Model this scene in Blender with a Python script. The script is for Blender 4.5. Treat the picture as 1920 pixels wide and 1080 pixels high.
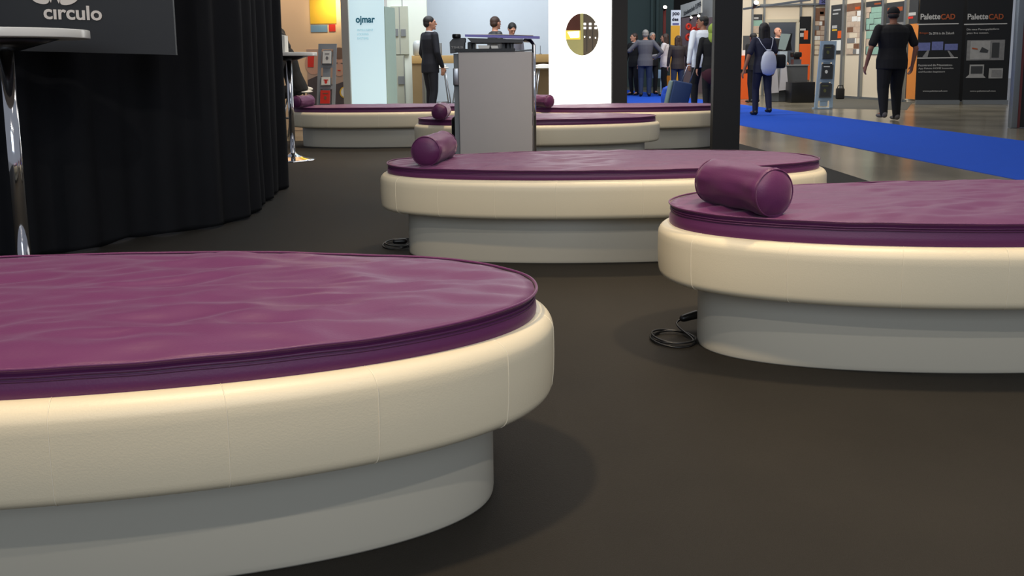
import bpy, bmesh, math, random
from mathutils import Vector, Matrix, noise, Euler
for o in list(bpy.data.objects): bpy.data.objects.remove(o, do_unlink=True)
SC = bpy.context.scene
COL = SC.collection
PI = math.pi
# ------------------------------------------------------------------ camera
F, T, YC, ROLL, H = 1505.41, 0.1240, 307.72, -0.0113, 0.95
cd = bpy.data.cameras.new('camera'); cam = bpy.data.objects.new('camera', cd); COL.objects.link(cam)
cd.sensor_fit = 'HORIZONTAL'; cd.sensor_width = 36.0; cd.lens = 36.0*F/1920
cd.shift_y = -(540-YC)/1920; cd.clip_start = .05; cd.clip_end = 200
cam.matrix_world = Matrix.Translation((0, 0, H)) @ Matrix.Rotation(PI/2-T, 4, 'X') @ Matrix.Rotation(ROLL, 4, 'Z')
SC.camera = cam
# ------------------------------------------------------------------ view / world
SC.view_settings.view_transform = 'Standard'; SC.view_settings.look = 'None'
SC.view_settings.gamma = 1; SC.view_settings.exposure = 0.0; SC.view_settings.use_curve_mapping = False
w = bpy.data.worlds.new('hall_air'); SC.world = w; w.use_nodes = True
bg = w.node_tree.nodes['Background']; bg.inputs[0].default_value = (.80, .86, 1, 1); bg.inputs[1].default_value = .27
# ------------------------------------------------------------------ lights
def lamp(kind, name, loc, energy, col, size=.1, target=None, spot=60, blend=.5, sizey=None):
    d = bpy.data.lights.new(name, kind); d.energy = energy; d.color = col
    if kind == 'AREA':
        d.size = size
        if sizey: d.shape = 'RECTANGLE'; d.size_y = sizey
    else: d.shadow_soft_size = size
    if kind == 'SPOT': d.spot_size = math.radians(spot); d.spot_blend = blend
    o = bpy.data.objects.new(name, d); COL.objects.link(o); o.location = loc
    if target is not None: o.rotation_euler = (Vector(target)-Vector(loc)).to_track_quat('-Z', 'Y').to_euler()
    return o
WARM = (1, .76, .47); NEUT = (1, .93, .84); COOL = (.78, .88, 1)
lamp('SPOT', 'booth_spot', (-.9, .9, 4.0), 430, WARM, .12, (-.8, 1.7, 0), 64, .7)
lamp('SPOT', 'booth_spot', (1.8, 2.2, 4.0), 380, WARM, .12, (1.7, 2.6, 0), 58, .7)
lamp('SPOT', 'booth_spot', (.9, 4.7, 4.0), 330, WARM, .12, (.6, 4.3, 0), 52, .7)
lamp('SPOT', 'booth_spot', (.3, 7.2, 4.0), 350, WARM, .05, (.3, 7.4, 0), 70, .7)
lamp('SPOT', 'booth_spot', (-1.3, 9.3, 4.0), 300, WARM, .05, (-1.4, 9.6, 0), 70, .7)
lamp('SPOT', 'booth_spot', (1.3, 9.0, 4.0), 300, WARM, .05, (1.3, 9.2, 0), 70, .7)
lamp('SPOT', 'booth_spot', (-.2, -2.2, 4.2), 150, NEUT, .05, (-.3, 2.0, .2), 75, .6)
lamp('SPOT', 'booth_spot', (1.8, -1.6, 4.2), 150, NEUT, .05, (1.3, 3.4, .2), 70, .6)
lamp('AREA', 'hall_fill', (.5, -6.0, 3.6), 150, COOL, 5, (.5, 2.5, .3), sizey=3)  # cool frontal fill added behind the camera to brighten rims and plinths
lamp('AREA', 'hall_fill', (1.0, 2.0, 6.0), 110, NEUT, 4, (1.0, 2.0, 0), sizey=4)
lamp('AREA', 'hall_fill', (1.0, 8.5, 6.0), 130, NEUT, 5, (1.0, 8.5, 0), sizey=4)
lamp('AREA', 'hall_fill', (5.0, 14.0, 6.5), 130, NEUT, 5, (5, 14, 0), sizey=5)
lamp('AREA', 'hall_fill', (-1.2, 13.4, 5.4), 330, (.88, .94, 1), 3, (-1, 16.4, 1.5), sizey=2)
lamp('AREA', 'hall_fill', (3.4, 21.0, 6.5), 280, COOL, 5, (3.4, 23, 0), sizey=4)
lamp('AREA', 'hall_fill', (6.0, 17.0, 5.2), 260, (1, .90, .74), 3, (8.0, 22, 1), sizey=2)
# ------------------------------------------------------------------ materials
def lin(c): return tuple(((v/255)/12.92 if v/255 <= .04045 else ((v/255+.055)/1.055)**2.4) for v in c)+(1,)
MATS = {}
def mat(name, rgb, rough=.5, metal=0, emit=0, ecol=None, var=.05, nscale=8, bump=0, bscale=60, spec=.5, alpha=None, trans=0, coat=0, sheen=0):
    if name in MATS: return MATS[name]
    m = bpy.data.materials.new(name); m.use_nodes = True; nt = m.node_tree; b = nt.nodes['Principled BSDF']
    c = lin(rgb)
    tc = nt.nodes.new('ShaderNodeTexCoord'); nz = nt.nodes.new('ShaderNodeTexNoise'); nz.inputs['Scale'].default_value = nscale
    nz.inputs['Detail'].default_value = 3
    nt.links.new(tc.outputs['Object'], nz.inputs['Vector'])
    rp = nt.nodes.new('ShaderNodeMix'); rp.data_type = 'RGBA'
    rp.inputs[6].default_value = tuple(v*(1-var) for v in c[:3])+(1,); rp.inputs[7].default_value = tuple(min(1, v*(1+var)) for v in c[:3])+(1,)
    nt.links.new(nz.outputs['Fac'], rp.inputs[0]); nt.links.new(rp.outputs[2], b.inputs['Base Color'])
    b.inputs['Roughness'].default_value = rough; b.inputs['Metallic'].default_value = metal
    b.inputs['Specular IOR Level'].default_value = spec
    if coat: b.inputs['Coat Weight'].default_value = coat; b.inputs['Coat Roughness'].default_value = .15
    if sheen: b.inputs['Sheen Weight'].default_value = sheen; b.inputs['Sheen Roughness'].default_value = .4; b.inputs['Sheen Tint'].default_value = (1, .78, .88, 1)
    if trans: b.inputs['Transmission Weight'].default_value = trans
    if alpha is not None: b.inputs['Alpha'].default_value = alpha
    if emit:
        b.inputs['Emission Color'].default_value = lin(ecol or rgb); b.inputs['Emission Strength'].default_value = emit
    if bump:
        n2 = nt.nodes.new('ShaderNodeTexNoise'); n2.inputs['Scale'].default_value = bscale; n2.inputs['Detail'].default_value = 4
        nt.links.new(tc.outputs['Object'], n2.inputs['Vector'])
        bp = nt.nodes.new('ShaderNodeBump'); bp.inputs['Strength'].default_value = bump; bp.inputs['Distance'].default_value = .01
        nt.links.new(n2.outputs['Fac'], bp.inputs['Height']); nt.links.new(bp.outputs['Normal'], b.inputs['Normal'])
    MATS[name] = m; return m
M = dict(
 purple=mat('purple_leatherette', (92, 35, 82), .46, var=.08, nscale=5, bump=.06, bscale=220, spec=.5, sheen=.26),
 purple_dark=mat('purple_zip_tape', (78, 24, 74), .5, var=.1),
 cream=mat('cream_leatherette', (220, 209, 182), .42, var=.02, nscale=3, bump=.05, bscale=300),
 creamseam=mat('cream_seam', (232, 222, 198), .5, var=.02),
 plinth=mat('plinth_laminate', (188, 184, 170), .38, var=.015, nscale=2),
 carpet=mat('black_carpet', (32, 29, 24), .72, var=.25, nscale=3.5, bump=.3, bscale=420, spec=.3),
 blue=mat('blue_carpet', (34, 84, 196), .9, var=.06, nscale=6, bump=.4, bscale=350, spec=.2),
 black_cloth=mat('black_molton', (27, 28, 31), .85, var=.15, nscale=6, bump=.2, bscale=500, spec=.12),
 sign=mat('sign_board', (40, 41, 43), .55, var=.04),
 white_ink=mat('white_lettering', (240, 228, 215), .5, var=.01),
 white=mat('white_paint', (232, 230, 224), .45, var=.02),
 white_gloss=mat('white_gloss', (236, 234, 226), .2, var=.01),
 chrome=mat('chrome', (225, 225, 228), .08, metal=1, var=.02),
 steel=mat('brushed_steel', (170, 172, 176), .3, metal=1, var=.05),
 alu=mat('aluminium', (150, 155, 158), .4, metal=.8, var=.04),
 black=mat('black_plastic', (16, 16, 17), .35, var=.1),
 black_matt=mat('black_paint', (13, 13, 15), .6, var=.1),
 grey=mat('grey_panel', (182, 176, 172), .5, var=.02),
 dgrey=mat('dark_grey', (72, 74, 76), .5, var=.05),
 mgrey=mat('mid_grey', (120, 124, 126), .5, var=.05),
 beige_wall=mat('beige_wall', (226, 196, 160), .7, var=.02),
 white_wall=mat('white_wall', (218, 226, 216), .7, var=.02),
 blue_wall=mat('cool_white_wall', (206, 216, 224), .7, var=.02),
 teal_wall=mat('teal_hall_wall', (64, 82, 82), .8, var=.1, nscale=.6),
 lightbox=mat('lightbox_cool', (176, 206, 214), .4, emit=.62, ecol=(210, 234, 242), var=.01),
 lightbox_w=mat('lightbox_white', (255, 255, 252), .4, emit=2.6, ecol=(255, 255, 250), var=.01),
 glass_green=mat('frosted_glass', (176, 204, 196), .35, var=.03),
 wood=mat('oak_veneer', (190, 156, 100), .45, var=.12, nscale=3),
 wood_d=mat('oak_veneer_dark', (140, 118, 82), .5, var=.1, nscale=3),
 teal_ink=mat('teal_ink', (8, 112, 140), .5), pale_ink=mat('pale_ink', (140, 180, 190), .5, emit=.35, ecol=(170, 205, 212)),
 yellow=mat('yellow_print', (222, 180, 52), .6, var=.06), sky_print=mat('blue_print', (110, 148, 180), .6, var=.1), red=mat('red_print', (206, 46, 34), .6, var=.08),
 skin=mat('skin', (196, 142, 116), .55, var=.05, nscale=20), skin_d=mat('skin_tanned', (150, 100, 76), .55, var=.05, nscale=20),
 hair_b=mat('hair_black', (22, 17, 15), .5, var=.3, nscale=60, bump=.5, bscale=200), hair_br=mat('hair_brown', (58, 38, 28), .5, var=.3, nscale=60, bump=.5, bscale=200),
 hair_g=mat('hair_grey', (150, 146, 140), .6, var=.3, nscale=60, bump=.5, bscale=200),
 navy=mat('navy_suit', (17, 20, 33), .75, var=.1), black_w=mat('black_wool', (12, 11, 13), .85, var=.1), grey_vest=mat('grey_vest', (92, 92, 100), .8, var=.08),
 grey_shirt=mat('grey_shirt', (140, 140, 152), .8, var=.05), jeans=mat('blue_jeans', (42, 56, 84), .85, var=.15, nscale=12), shirt=mat('white_shirt', (222, 228, 236), .7, var=.02),
 blouse=mat('pale_blouse', (214, 206, 206), .7, var=.03), vest=mat('dark_down_vest', (44, 36, 38), .7, var=.12), burg=mat('burgundy_cloth', (64, 18, 34), .8, var=.1),
 green=mat('green_scarf', (138, 158, 62), .8, var=.1), shoe=mat('black_shoe', (15, 14, 14), .4), trainer=mat('grey_trainer', (92, 86, 82), .7, var=.1),
 dnavy=mat('dark_navy_top', (28, 30, 52), .8, var=.1), sack=mat('white_nylon', (196, 200, 214), .5, var=.05),
 case=mat('navy_suitcase', (26, 52, 96), .6, var=.08), case_g=mat('grey_green_suitcase_trim', (112, 130, 126), .6), bagblue=mat('bright_blue_bag', (20, 74, 190), .5, var=.08),
 orange=mat('orange_panel', (226, 92, 28), .5, var=.04), red_post=mat('red_post', (120, 34, 26), .6), lens=mat('lamp_lens', (255, 248, 225), .3, emit=6, ecol=(255, 244, 220)),
 purple_sign=mat('purple_sign', (92, 96, 150), .6), screen=mat('screen_face', (126, 142, 142), .3, var=.05), rackblue=mat('pale_blue_rack', (160, 182, 200), .45, var=.03),
 print_dark=mat('dark_print', (52, 54, 56), .55, var=.1), print_olive=mat('olive_print', (96, 98, 60), .6), banner=mat('black_banner', (14, 16, 19), .5, var=.08),
 print_blue=mat('blue_photo_print', (92, 100, 150), .6, var=.3, nscale=20), print_grey=mat('grey_photo_print', (120, 120, 120), .6, var=.25, nscale=18),
 ink_grey=mat('grey_ink', (176, 176, 174), .6), ink_orange=mat('orange_ink', (150, 72, 34), .6), paper=mat('paper', (226, 226, 220), .6, var=.02),
 print_cream=mat('cream_photo_print', (190, 170, 150), .6, var=.25, nscale=9), print_brown=mat('brown_photo_print', (120, 84, 62), .6, var=.3, nscale=12),
 print_teal=mat('teal_photo_print', (140, 176, 160), .6, var=.2, nscale=8), poster_skin=mat('poster_skin', (192, 150, 130), .6), poster_hat=mat('poster_felt', (112, 88, 74), .7),
 dooropen=mat('grey_room', (128, 130, 134), .7), panel_e=mat('expo_panel', (218, 204, 180), .6, var=.02), amber=mat('amber_glow', (250, 190, 60), .5, emit=.9, ecol=(255, 214, 90)),
 rust=mat('rust_print', (112, 66, 54), .6, var=.15), taupe=mat('taupe_locker', (128, 118, 102), .6, var=.12, nscale=14), lemon=mat('lemon_panel', (238, 234, 160), .5),
)
def floor_mat():
    m = bpy.data.materials.new('polished_hall_floor'); m.use_nodes = True; nt = m.node_tree; b = nt.nodes['Principled BSDF']
    tc = nt.nodes.new('ShaderNodeTexCoord'); nz = nt.nodes.new('ShaderNodeTexNoise'); nz.inputs['Scale'].default_value = 1.3; nz.inputs['Detail'].default_value = 6
    nt.links.new(tc.outputs['Object'], nz.inputs['Vector']); r = nt.nodes.new('ShaderNodeValToRGB')
    r.color_ramp.elements[0].color = lin((104, 98, 84)); r.color_ramp.elements[1].color = lin((142, 134, 116)); r.color_ramp.elements[0].position = .3; r.color_ramp.elements[1].position = .7
    nt.links.new(nz.outputs['Fac'], r.inputs[0]); nt.links.new(r.outputs[0], b.inputs['Base Color'])
    b.inputs['Roughness'].default_value = .2; b.inputs['Specular IOR Level'].default_value = .5
    return m
M['hall'] = floor_mat()
# ------------------------------------------------------------------ pixel <-> place
def ray(px, py):
    u, v = px-960, py-YC
    c, s = math.cos(ROLL), math.sin(ROLL)
    u, v = u*c+v*s, -u*s+v*c
    return Vector((u/F, math.cos(T)-v/F*math.sin(T), -math.sin(T)-v/F*math.cos(T)))
def at(px, py, Y):
    r = ray(px, py); return Vector((0, 0, H))+r*(Y/r.y)
def fl(px, py, z=0):
    r = ray(px, py); return Vector((0, 0, H))+r*((z-H)/r.z)
class Pl:                                      # a vertical plane through two floor points
    def __init__(s, a, b):
        s.a = Vector((a[0], a[1], 0)); s.d = (Vector((b[0], b[1], 0))-s.a).normalized()
        n = Vector((s.d.y, -s.d.x, 0)); s.n = n if n.dot(-s.a) > 0 else -n
    def pt(s, px, py, off=0):
        r = ray(px, py); k = (s.a+s.n*off).dot(s.n)/r.dot(s.n)
        return Vector((0, 0, H))+r*k
def YP(Y): return Pl((-1, Y), (1, Y))
# ------------------------------------------------------------------ mesh collector
def wloc(o):
    v = Vector((0, 0, 0))
    while o is not None: v += o.location; o = o.parent
    return v
class MB:
    def __init__(s): s.v = []; s.f = []; s.m = []; s.sm = []
    def add(s, vs, fs, mi=0, smooth=False):
        n = len(s.v); s.v += [Vector(v) for v in vs]; s.f += [tuple(i+n for i in f) for f in fs]; s.m += [mi]*len(fs); s.sm += [smooth]*len(fs); return s
    def box(s, a, b, mi=0, bev=0):
        x0, y0, z0 = (min(a[i], b[i]) for i in range(3)); x1, y1, z1 = (max(a[i], b[i]) for i in range(3))
        if bev:
            bm = bmesh.new(); bmesh.ops.create_cube(bm, size=1)
            for v in bm.verts: v.co = Vector(((x0+x1)/2+v.co.x*(x1-x0), (y0+y1)/2+v.co.y*(y1-y0), (z0+z1)/2+v.co.z*(z1-z0)))
            bmesh.ops.bevel(bm, geom=bm.edges[:], offset=bev, segments=3, affect='EDGES', profile=.5)
            s.add([v.co.copy() for v in bm.verts], [[v.index for v in f.verts] for f in bm.faces], mi, True) if bm.verts.index_update() is None else 0
            bm.free(); return s
        v = [(x, y, z) for z in (z0, z1) for y in (y0, y1) for x in (x0, x1)]
        return s.add(v, [(0, 2, 3, 1), (4, 5, 7, 6), (0, 1, 5, 4), (2, 6, 7, 3), (0, 4, 6, 2), (1, 3, 7, 5)], mi)
    def prism(s, pts, off, mi=0):              # polygon pts extruded by vector off
        n = len(pts); pts = [Vector(p) for p in pts]; off = Vector(off)
        return s.add(pts+[p+off for p in pts], [tuple(range(n))[::-1], tuple(range(n, 2*n))]+[(i, (i+1) % n, n+(i+1) % n, n+i) for i in range(n)], mi)
    def tube(s, pts, r, n=10, mi=0, closed=False, cap=True, rs=None, flat=None):
        pts = [Vector(p) for p in pts]; N = len(pts); vs = []; up = None
        for i, p in enumerate(pts):
            if closed: t = pts[(i+1) % N]-pts[i-1]
            else: t = pts[min(i+1, N-1)]-pts[max(i-1, 0)]
            t.normalize()
            if up is None: up = Vector((0, 0, 1)) if abs(t.z) < .9 else Vector((0, 1, 0))
            a = t.cross(up);
            if a.length < 1e-5: a = t.orthogonal()
            a.normalize(); b = a.cross(t).normalized(); up = b
            rr = rs[i] if rs else r
            for k in range(n):
                an = 2*PI*k/n; vs.append(p+a*math.cos(an)*rr*(flat or 1)+b*math.sin(an)*rr)
        fs = []
        for i in range(N if closed else N-1):
            j = (i+1) % N
            for k in range(n): fs.append((i*n+k, i*n+(k+1) % n, j*n+(k+1) % n, j*n+k))
        if not closed and cap: fs += [tuple(range(n))[::-1], tuple((N-1)*n+k for k in range(n))]
        return s.add(vs, fs, mi, True)
    def lathe(s, prof, c=(0, 0, 0), n=40, mi=0, axis='Z', rot=None):
        vs = []; c = Vector(c)
        for r, z in prof:
            for k in range(n):
                a = 2*PI*k/n; p = Vector((r*math.cos(a), r*math.sin(a), z))
                if rot: p = rot @ p
                vs.append(c+p)
        fs = [(i*n+k, i*n+(k+1) % n, (i+1)*n+(k+1) % n, (i+1)*n+k) for i in range(len(prof)-1) for k in range(n)]
        fs += [tuple(range(n))[::-1], tuple((len(prof)-1)*n+k for k in range(n))]
        return s.add(vs, fs, mi, True)
    def ell(s, c, r, n=16, mi=0, rot=None, zmin=-1, zmax=1):
        prof = []; m = max(6, n//2); c = Vector(c)
        vs = []; a0 = math.asin(max(-1, zmin)); a1 = math.asin(min(1, zmax))
        for i in range(m+1):
            a = a0+(a1-a0)*i/m
            for k in range(n):
                t = 2*PI*k/n; p = Vector((r[0]*max(math.cos(a), .02)*math.cos(t), r[1]*max(math.cos(a), .02)*math.sin(t), r[2]*math.sin(a)))
                if rot: p = rot @ p
                vs.append(c+p)
        fs = [(i*n+k, i*n+(k+1) % n, (i+1)*n+(k+1) % n, (i+1)*n+k) for i in range(m) for k in range(n)]
        fs += [tuple(range(n))[::-1], tuple(m*n+k for k in range(n))]
        return s.add(vs, fs, mi, True)
    def cap(s, p, q, r0, r1, n=12, mi=0, fx=1):  # tapered limb with round ends
        p, q = Vector(p), Vector(q); d = (q-p); L = d.length; d.normalize(); pts = []; rs = []
        for k in range(4): a = PI/2*(1-k/3.0); pts.append(p-d*r0*math.sin(a)); rs.append(max(r0*math.cos(a), .0006))
        for k in range(4): a = PI/2*k/3.0; pts.append(q+d*r1*math.sin(a)); rs.append(max(r1*math.cos(a), .0006))
        return s.tube(pts, 1, n, mi, rs=rs)
    def slab(s, pl, poly, t, off=0, mi=0):
        pts = [pl.pt(x, y, off) for x, y in poly]; return s.prism(pts, pl.n*t, mi)
    def rect(s, pl, x0, y0, x1, y1, t=.02, off=0, mi=0, floor=False):
        a = pl.pt(x0, (y0+y1)/2, off); b = pl.pt(x1, (y0+y1)/2, off)
        z1 = pl.pt((x0+x1)/2, y0, off).z; z0 = 0 if floor else pl.pt((x0+x1)/2, y1, off).z
        return s.prism([(a.x, a.y, z0), (b.x, b.y, z0), (b.x, b.y, z1), (a.x, a.y, z1)], pl.n*t, mi)
    def disc(s, pl, cx, cy, rx, ry, t, off=0, mi=0, n=28, a0=0, a1=360):
        k = n if a1-a0 < 360 else n
        poly = [(cx+rx*math.cos(math.radians(a0+(a1-a0)*i/n)), cy+ry*math.sin(math.radians(a0+(a1-a0)*i/n))) for i in range(n+(1 if a1-a0 < 360 else 0))]
        return s.slab(pl, poly, t, off, mi)
    def build(s, name, mats, parent=None, world=True, recalc=True):
        if not isinstance(mats, (list, tuple)): mats = [mats]
        if world:
            if parent is not None: org = wloc(parent); 
            else:
                mn = [min(v[i] for v in s.v) for i in range(3)]; mx = [max(v[i] for v in s.v) for i in range(3)]
                org = Vector(((mn[0]+mx[0])/2, (mn[1]+mx[1])/2, mn[2]))
        else: org = Vector((0, 0, 0))
        me = bpy.data.meshes.new(name); me.from_pydata([tuple(v-org) for v in s.v], [], s.f)
        for m_ in mats: me.materials.append(M[m_] if isinstance(m_, str) else m_)
        for p, mi, sm in zip(me.polygons, s.m, s.sm): p.material_index = mi; p.use_smooth = sm
        if recalc:
            bm = bmesh.new(); bm.from_mesh(me); bmesh.ops.recalc_face_normals(bm, faces=bm.faces[:]); bm.to_mesh(me); bm.free()
        o = bpy.data.objects.new(name, me); COL.objects.link(o)
        if parent is not None: o.parent = parent
        elif world: o.location = org
        return o
def tag(o, label=None, cat=None, group=None, kind=None):
    if label: o['label'] = label
    if cat: o['category'] = cat
    if group: o['group'] = group
    if kind: o['kind'] = kind
    return o
def empty(name, loc, rz=0, label=None, cat=None, group=None):
    o = bpy.data.objects.new(name, None); COL.objects.link(o); o.location = loc; o.rotation_euler = (0, 0, rz); o.empty_display_size = .1
    return tag(o, label, cat, group)
def copy_tree(o, parent=None):
    c = o.copy(); COL.objects.link(c); c.parent = parent
    for ch in [x for x in bpy.data.objects if x.parent == o]: copy_tree(ch, c)
    return c
def bake(o):                                   # apply modifiers to the mesh
    dg = bpy.context.evaluated_depsgraph_get(); ev = o.evaluated_get(dg); me = bpy.data.meshes.new_from_object(ev)
    o.modifiers.clear(); o.data = me; return o
def text(name, s, pl, x0, y0, x1, y1, m, parent, off=.002, tilt=0, bold=.0):
    cu = bpy.data.curves.new('t', 'FONT'); cu.body = s; cu.size = 1; cu.extrude = .004; cu.offset = bold; cu.resolution_u = 4
    to = bpy.data.objects.new('t', cu); COL.objects.link(to)
    me = bpy.data.meshes.new_from_object(to.evaluated_get(bpy.context.evaluated_depsgraph_get())); bpy.data.objects.remove(to)
    xs = [v.co.x for v in me.vertices]; ys = [v.co.y for v in me.vertices]; mx0, mx1, my0, my1 = min(xs), max(xs), min(ys), max(ys)
    ym = (y0+y1)/2; A = pl.pt(x0, ym, off); B = pl.pt(x1, ym, off); zt = pl.pt((x0+x1)/2, y0, off).z; zb = pl.pt((x0+x1)/2, y1, off).z
    org = wloc(parent) if parent else Vector((0, 0, 0)); dz = math.tan(tilt)*(B-A).length
    for v in me.vertices:
        fx = (v.co.x-mx0)/(mx1-mx0); fy = (v.co.y-my0)/(my1-my0); p = A.lerp(B, fx); p.z = zb+(zt-zb)*fy-dz*(fx-.5); p += pl.n*(v.co.z*.5+.002)
        v.co = p-org
    me.materials.append(M[m]); o = bpy.data.objects.new(name, me); COL.objects.link(o); o.parent = parent; return o
# ================================================================== SETTING
def struct(mb, name, m, **k): return tag(mb.build(name, m, **k), kind='structure')
struct(MB().box((-14, -6, -.06), (24, 50, -.004)), 'floor', 'hall')
e0, e1, e2 = fl(1393, 271, 0), fl(1530, 308, 0), fl(1640, 343, 0); dd = (e2-e1)/(e2.y-e1.y); d2 = (e0-e1)/(e0.y-e1.y)
ea = e2+dd*(-5-e2.y); eb = e0+d2*(10.3-e0.y)
mb = MB(); mb.prism([(-6, -5, -.004)]+[(e.x, e.y, -.004) for e in (ea, e2, e1, e0, eb)]+[(-6, 10.3, -.004)], (0, 0, .004))
tag(mb.build('carpet', 'carpet'), 'black fitted carpet under all the purple loungers', 'carpet')
CE = ((fl(1390, 235), fl(1920, 339)), (fl(1390, 196), fl(1920, 264)))
def cx(y, k): a, b = CE[k]; return a.x+(b.x-a.x)/(b.y-a.y)*(y-a.y)
mb = MB(); mb.prism([(cx(-5, 0), -5, -.004), (cx(-5, 1), -5, -.004), (cx(34, 1), 34, -.004), (cx(34, 0), 34, -.004)], (0, 0, .004))
tag(mb.build('aisle_carpet', 'blue'), 'bright blue carpet runner along the hall aisle', 'carpet')
mb = MB(); mb.prism([fl(1555, 203), fl(1700, 206), fl(1712, 190), fl(1560, 180)], (0, 0, .003))
o = mb.build('booth_carpet', mat('grey_carpet', (84, 82, 74), .9, bump=.3)); tag(o, 'dark grey carpet in front of the white poster wall', 'carpet'); o.location.z = -.004
# ================================================================== LOUNGERS
NN = 2.187
def sel(a, b, t):
    c, s = math.cos(t), math.sin(t)
    return Vector((math.copysign(abs(c)**(2/NN)*a, c), math.copysign(abs(s)**(2/NN)*b, s), 0))
A_, B_ = 1.0972, .4155
def ring_pts(off, z, n): return [sel(A_+off, B_+off, 2*PI*i/n)+Vector((0, 0, z)) for i in range(n)]
def lounger(x, y, r, label, seams, dzt=0, dzb=0, seed=0, wr=1.0, zipm=True):
    root = empty('waterbed_lounger', (x, y, 0), r, label, 'lounger', None)
    N = 192
    def loft(prof, closed=True, mb=None):
        mb = mb or MB(); vs = []
        for off, z in prof: vs += ring_pts(off, z, N)
        fs = [(i*N+k, i*N+(k+1) % N, (i+1)*N+(k+1) % N, (i+1)*N+k) for i in range(len(prof)-1) for k in range(N)]
        if closed: fs += [tuple(range(N))[::-1], tuple((len(prof)-1)*N+k for k in range(N))]
        mb.add(vs, fs, 0, True); return mb
    loft([(-.112, 0), (-.102, .0), (-.1005, .004), (-.0994, .015), (-.0994, .232), (-.102, .238), (-.12, .238)]).build('plinth', 'plinth', root, world=False)
    prof = [(-.20, .236), (-.03, .2325), (.004, .2335)]
    for k in range(7): a = -PI/2+PI/2*k/6; prof.append((.008+.026*math.cos(a), .263+.028*math.sin(a)))
    prof += [(.0365, .29), (.0375, .33), (.037, .365)]
    for k in range(1, 9): a = PI/2*k/8; prof.append((-.001+.038*math.cos(a), .377+.0385*math.sin(a)))
    prof += [(-.006, .415), (-.011, .409), (-.013, .38), (-.2, .38)]
    mb = loft(prof)
    rim = mb.build('padded_rim', 'cream', root, world=False)
    for deg in seams:
        t = math.radians(deg); pts = []
        for off, z in prof[2:-4]:
            p = sel(A_+off, B_+off, t); p.z = z; pts.append(p)
        MB().tube(pts, .0011, 6).build('seam', 'creamseam', rim, world=False)
    # mattress: wrinkled top, inset side wall, zip band
    zt = .4705+dzt; zb = .4155+dzb
    sd = Vector((seed*13.7, seed*5.1, seed*2.3))
    def wave(t):                                # waviness of the top edge
        p = sel(A_, B_, t); return .0042*wr*noise.noise(p*3.1+sd)+.0024*wr*noise.noise(p*8+sd)
    def hgt(p, rr):
        q = Vector((p.x, p.y, 0)); e = max(0, 1-rr)
        dirx = Vector((p.x*2.0+p.y*1.1, p.y*6.2-p.x*1.0, 0))
        h = .013*noise.noise(dirx*1.0+sd)+.0115*(1-math.hypot(noise.noise(dirx*2.0+sd*2), .10)*2.4)+.0060*(1-math.hypot(noise.noise(dirx*3.6+sd), .12)*2)+.0016*noise.noise(dirx*8+sd)
        k = .35+.65*max(0, min(1, (p.x+.35)*1.2)) if seed == 1 else .7
        ang = math.atan2(p.y/B_, p.x/A_)
        g = .0034*math.sin(ang*34+5*noise.noise(q*4+sd))*math.exp(-((rr-.93)/.06)**2)*(.4+.6*abs(math.cos(ang)))
        return (h*wr*k)*min(1, e*7)+g*wr+.012*(1-rr**6)-.004
    mb = MB(); NR = 44; NT = 288; vs = [Vector((0, 0, zt+hgt(Vector((0, 0, 0)), 0)))]
    def loopv(off, z, wv=1):
        out = []
        for i in range(NT):
            t = 2*PI*i/NT; p = sel(A_+off, B_+off, t); p.z = z+wave(t)*wv; out.append(p)
        return out
    radii = [((i+1)/NR) for i in range(NR)]
    for rr in radii:
        for i in range(NT):
            t = 2*PI*i/NT; p = sel((A_-.004)*rr, (B_-.004)*rr, t); p.z = zt+hgt(p, rr)+wave(t)*rr**8; vs.append(p)
    fs = [(0, 1+i, 1+(i+1) % NT) for i in range(NT)]
    for j in range(NR-1):
        for i in range(NT): fs.append((1+j*NT+i, 1+(j+1)*NT+i, 1+(j+1)*NT+(i+1) % NT, 1+j*NT+(i+1) % NT))
    base = len(vs)-NT
    sides = [(-.003, zt-.008), (-.007, zt-.013), (-.006, (zt+zb)/2+.006), (-.001, (zt+zb)/2-.006), (.0, (zt+zb)/2-.016), (-.001, zb+.004), (-.006, zb-.02)]
    for off, z in sides:
        wv = max(0, (z-zb)/(zt-zb)); vs += loopv(off, z, wv)
        n0 = len(vs)-NT
        for i in range(NT): fs.append((base+i, n0+i, n0+(i+1) % NT, base+(i+1) % NT))
        base = n0
    mb.add(vs, fs, 0, True); mt = mb.build('mattress', 'purple', root, world=False)
    pts = loopv(.0005, zt-.0015); MB().tube(pts, .0032, 8, closed=True).build('piping', 'purple', mt, world=False)
    z1 = MB()
    z1.tube(loopv(-.004, zt-.017, .9), .0026, 6, closed=True, flat=.6); z1.tube(loopv(-.0035, zt-.024, .8), .0022, 6, closed=True, flat=.6)
    z1.build('zipper', 'purple_dark', mt, world=False)
    return root
AL = lounger(-1.045, 1.648, .072, 'nearest purple waterbed lounger with no bolster, cut by the left edge', [281.8, 296.2, 311.7, 333, 355, 20], -.003, -.001, 1, .95)
BL = lounger(1.624, 2.656, .025, 'purple waterbed lounger on the right with a bolster, cut by the right edge', [200, 225, 244.5, 259.5, 275], .013, -.006, 2, .95)
CL = lounger(.466, 4.070, .025, 'middle purple waterbed lounger seen whole in front of the lectern', [205, 225, 242.5, 257.5, 275, 290, 310, 330], -.008, 0, 3, .8)
DL = lounger(.238, 7.42, .03, 'purple waterbed lounger partly hidden behind the grey lectern', [215, 240, 270, 300, 330], -.004, 0, 4, .6)
EL = lounger(-1.52, 9.66, -.02, 'farthest left purple waterbed lounger beside the black curtain', [215, 240, 270, 300, 330], 0, 0, 5, .5)
FL = lounger(1.30, 9.12, .03, 'farthest right purple waterbed lounger ending behind the black post', [215, 240, 270, 300, 330], 0, 0, 6, .5)
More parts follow.
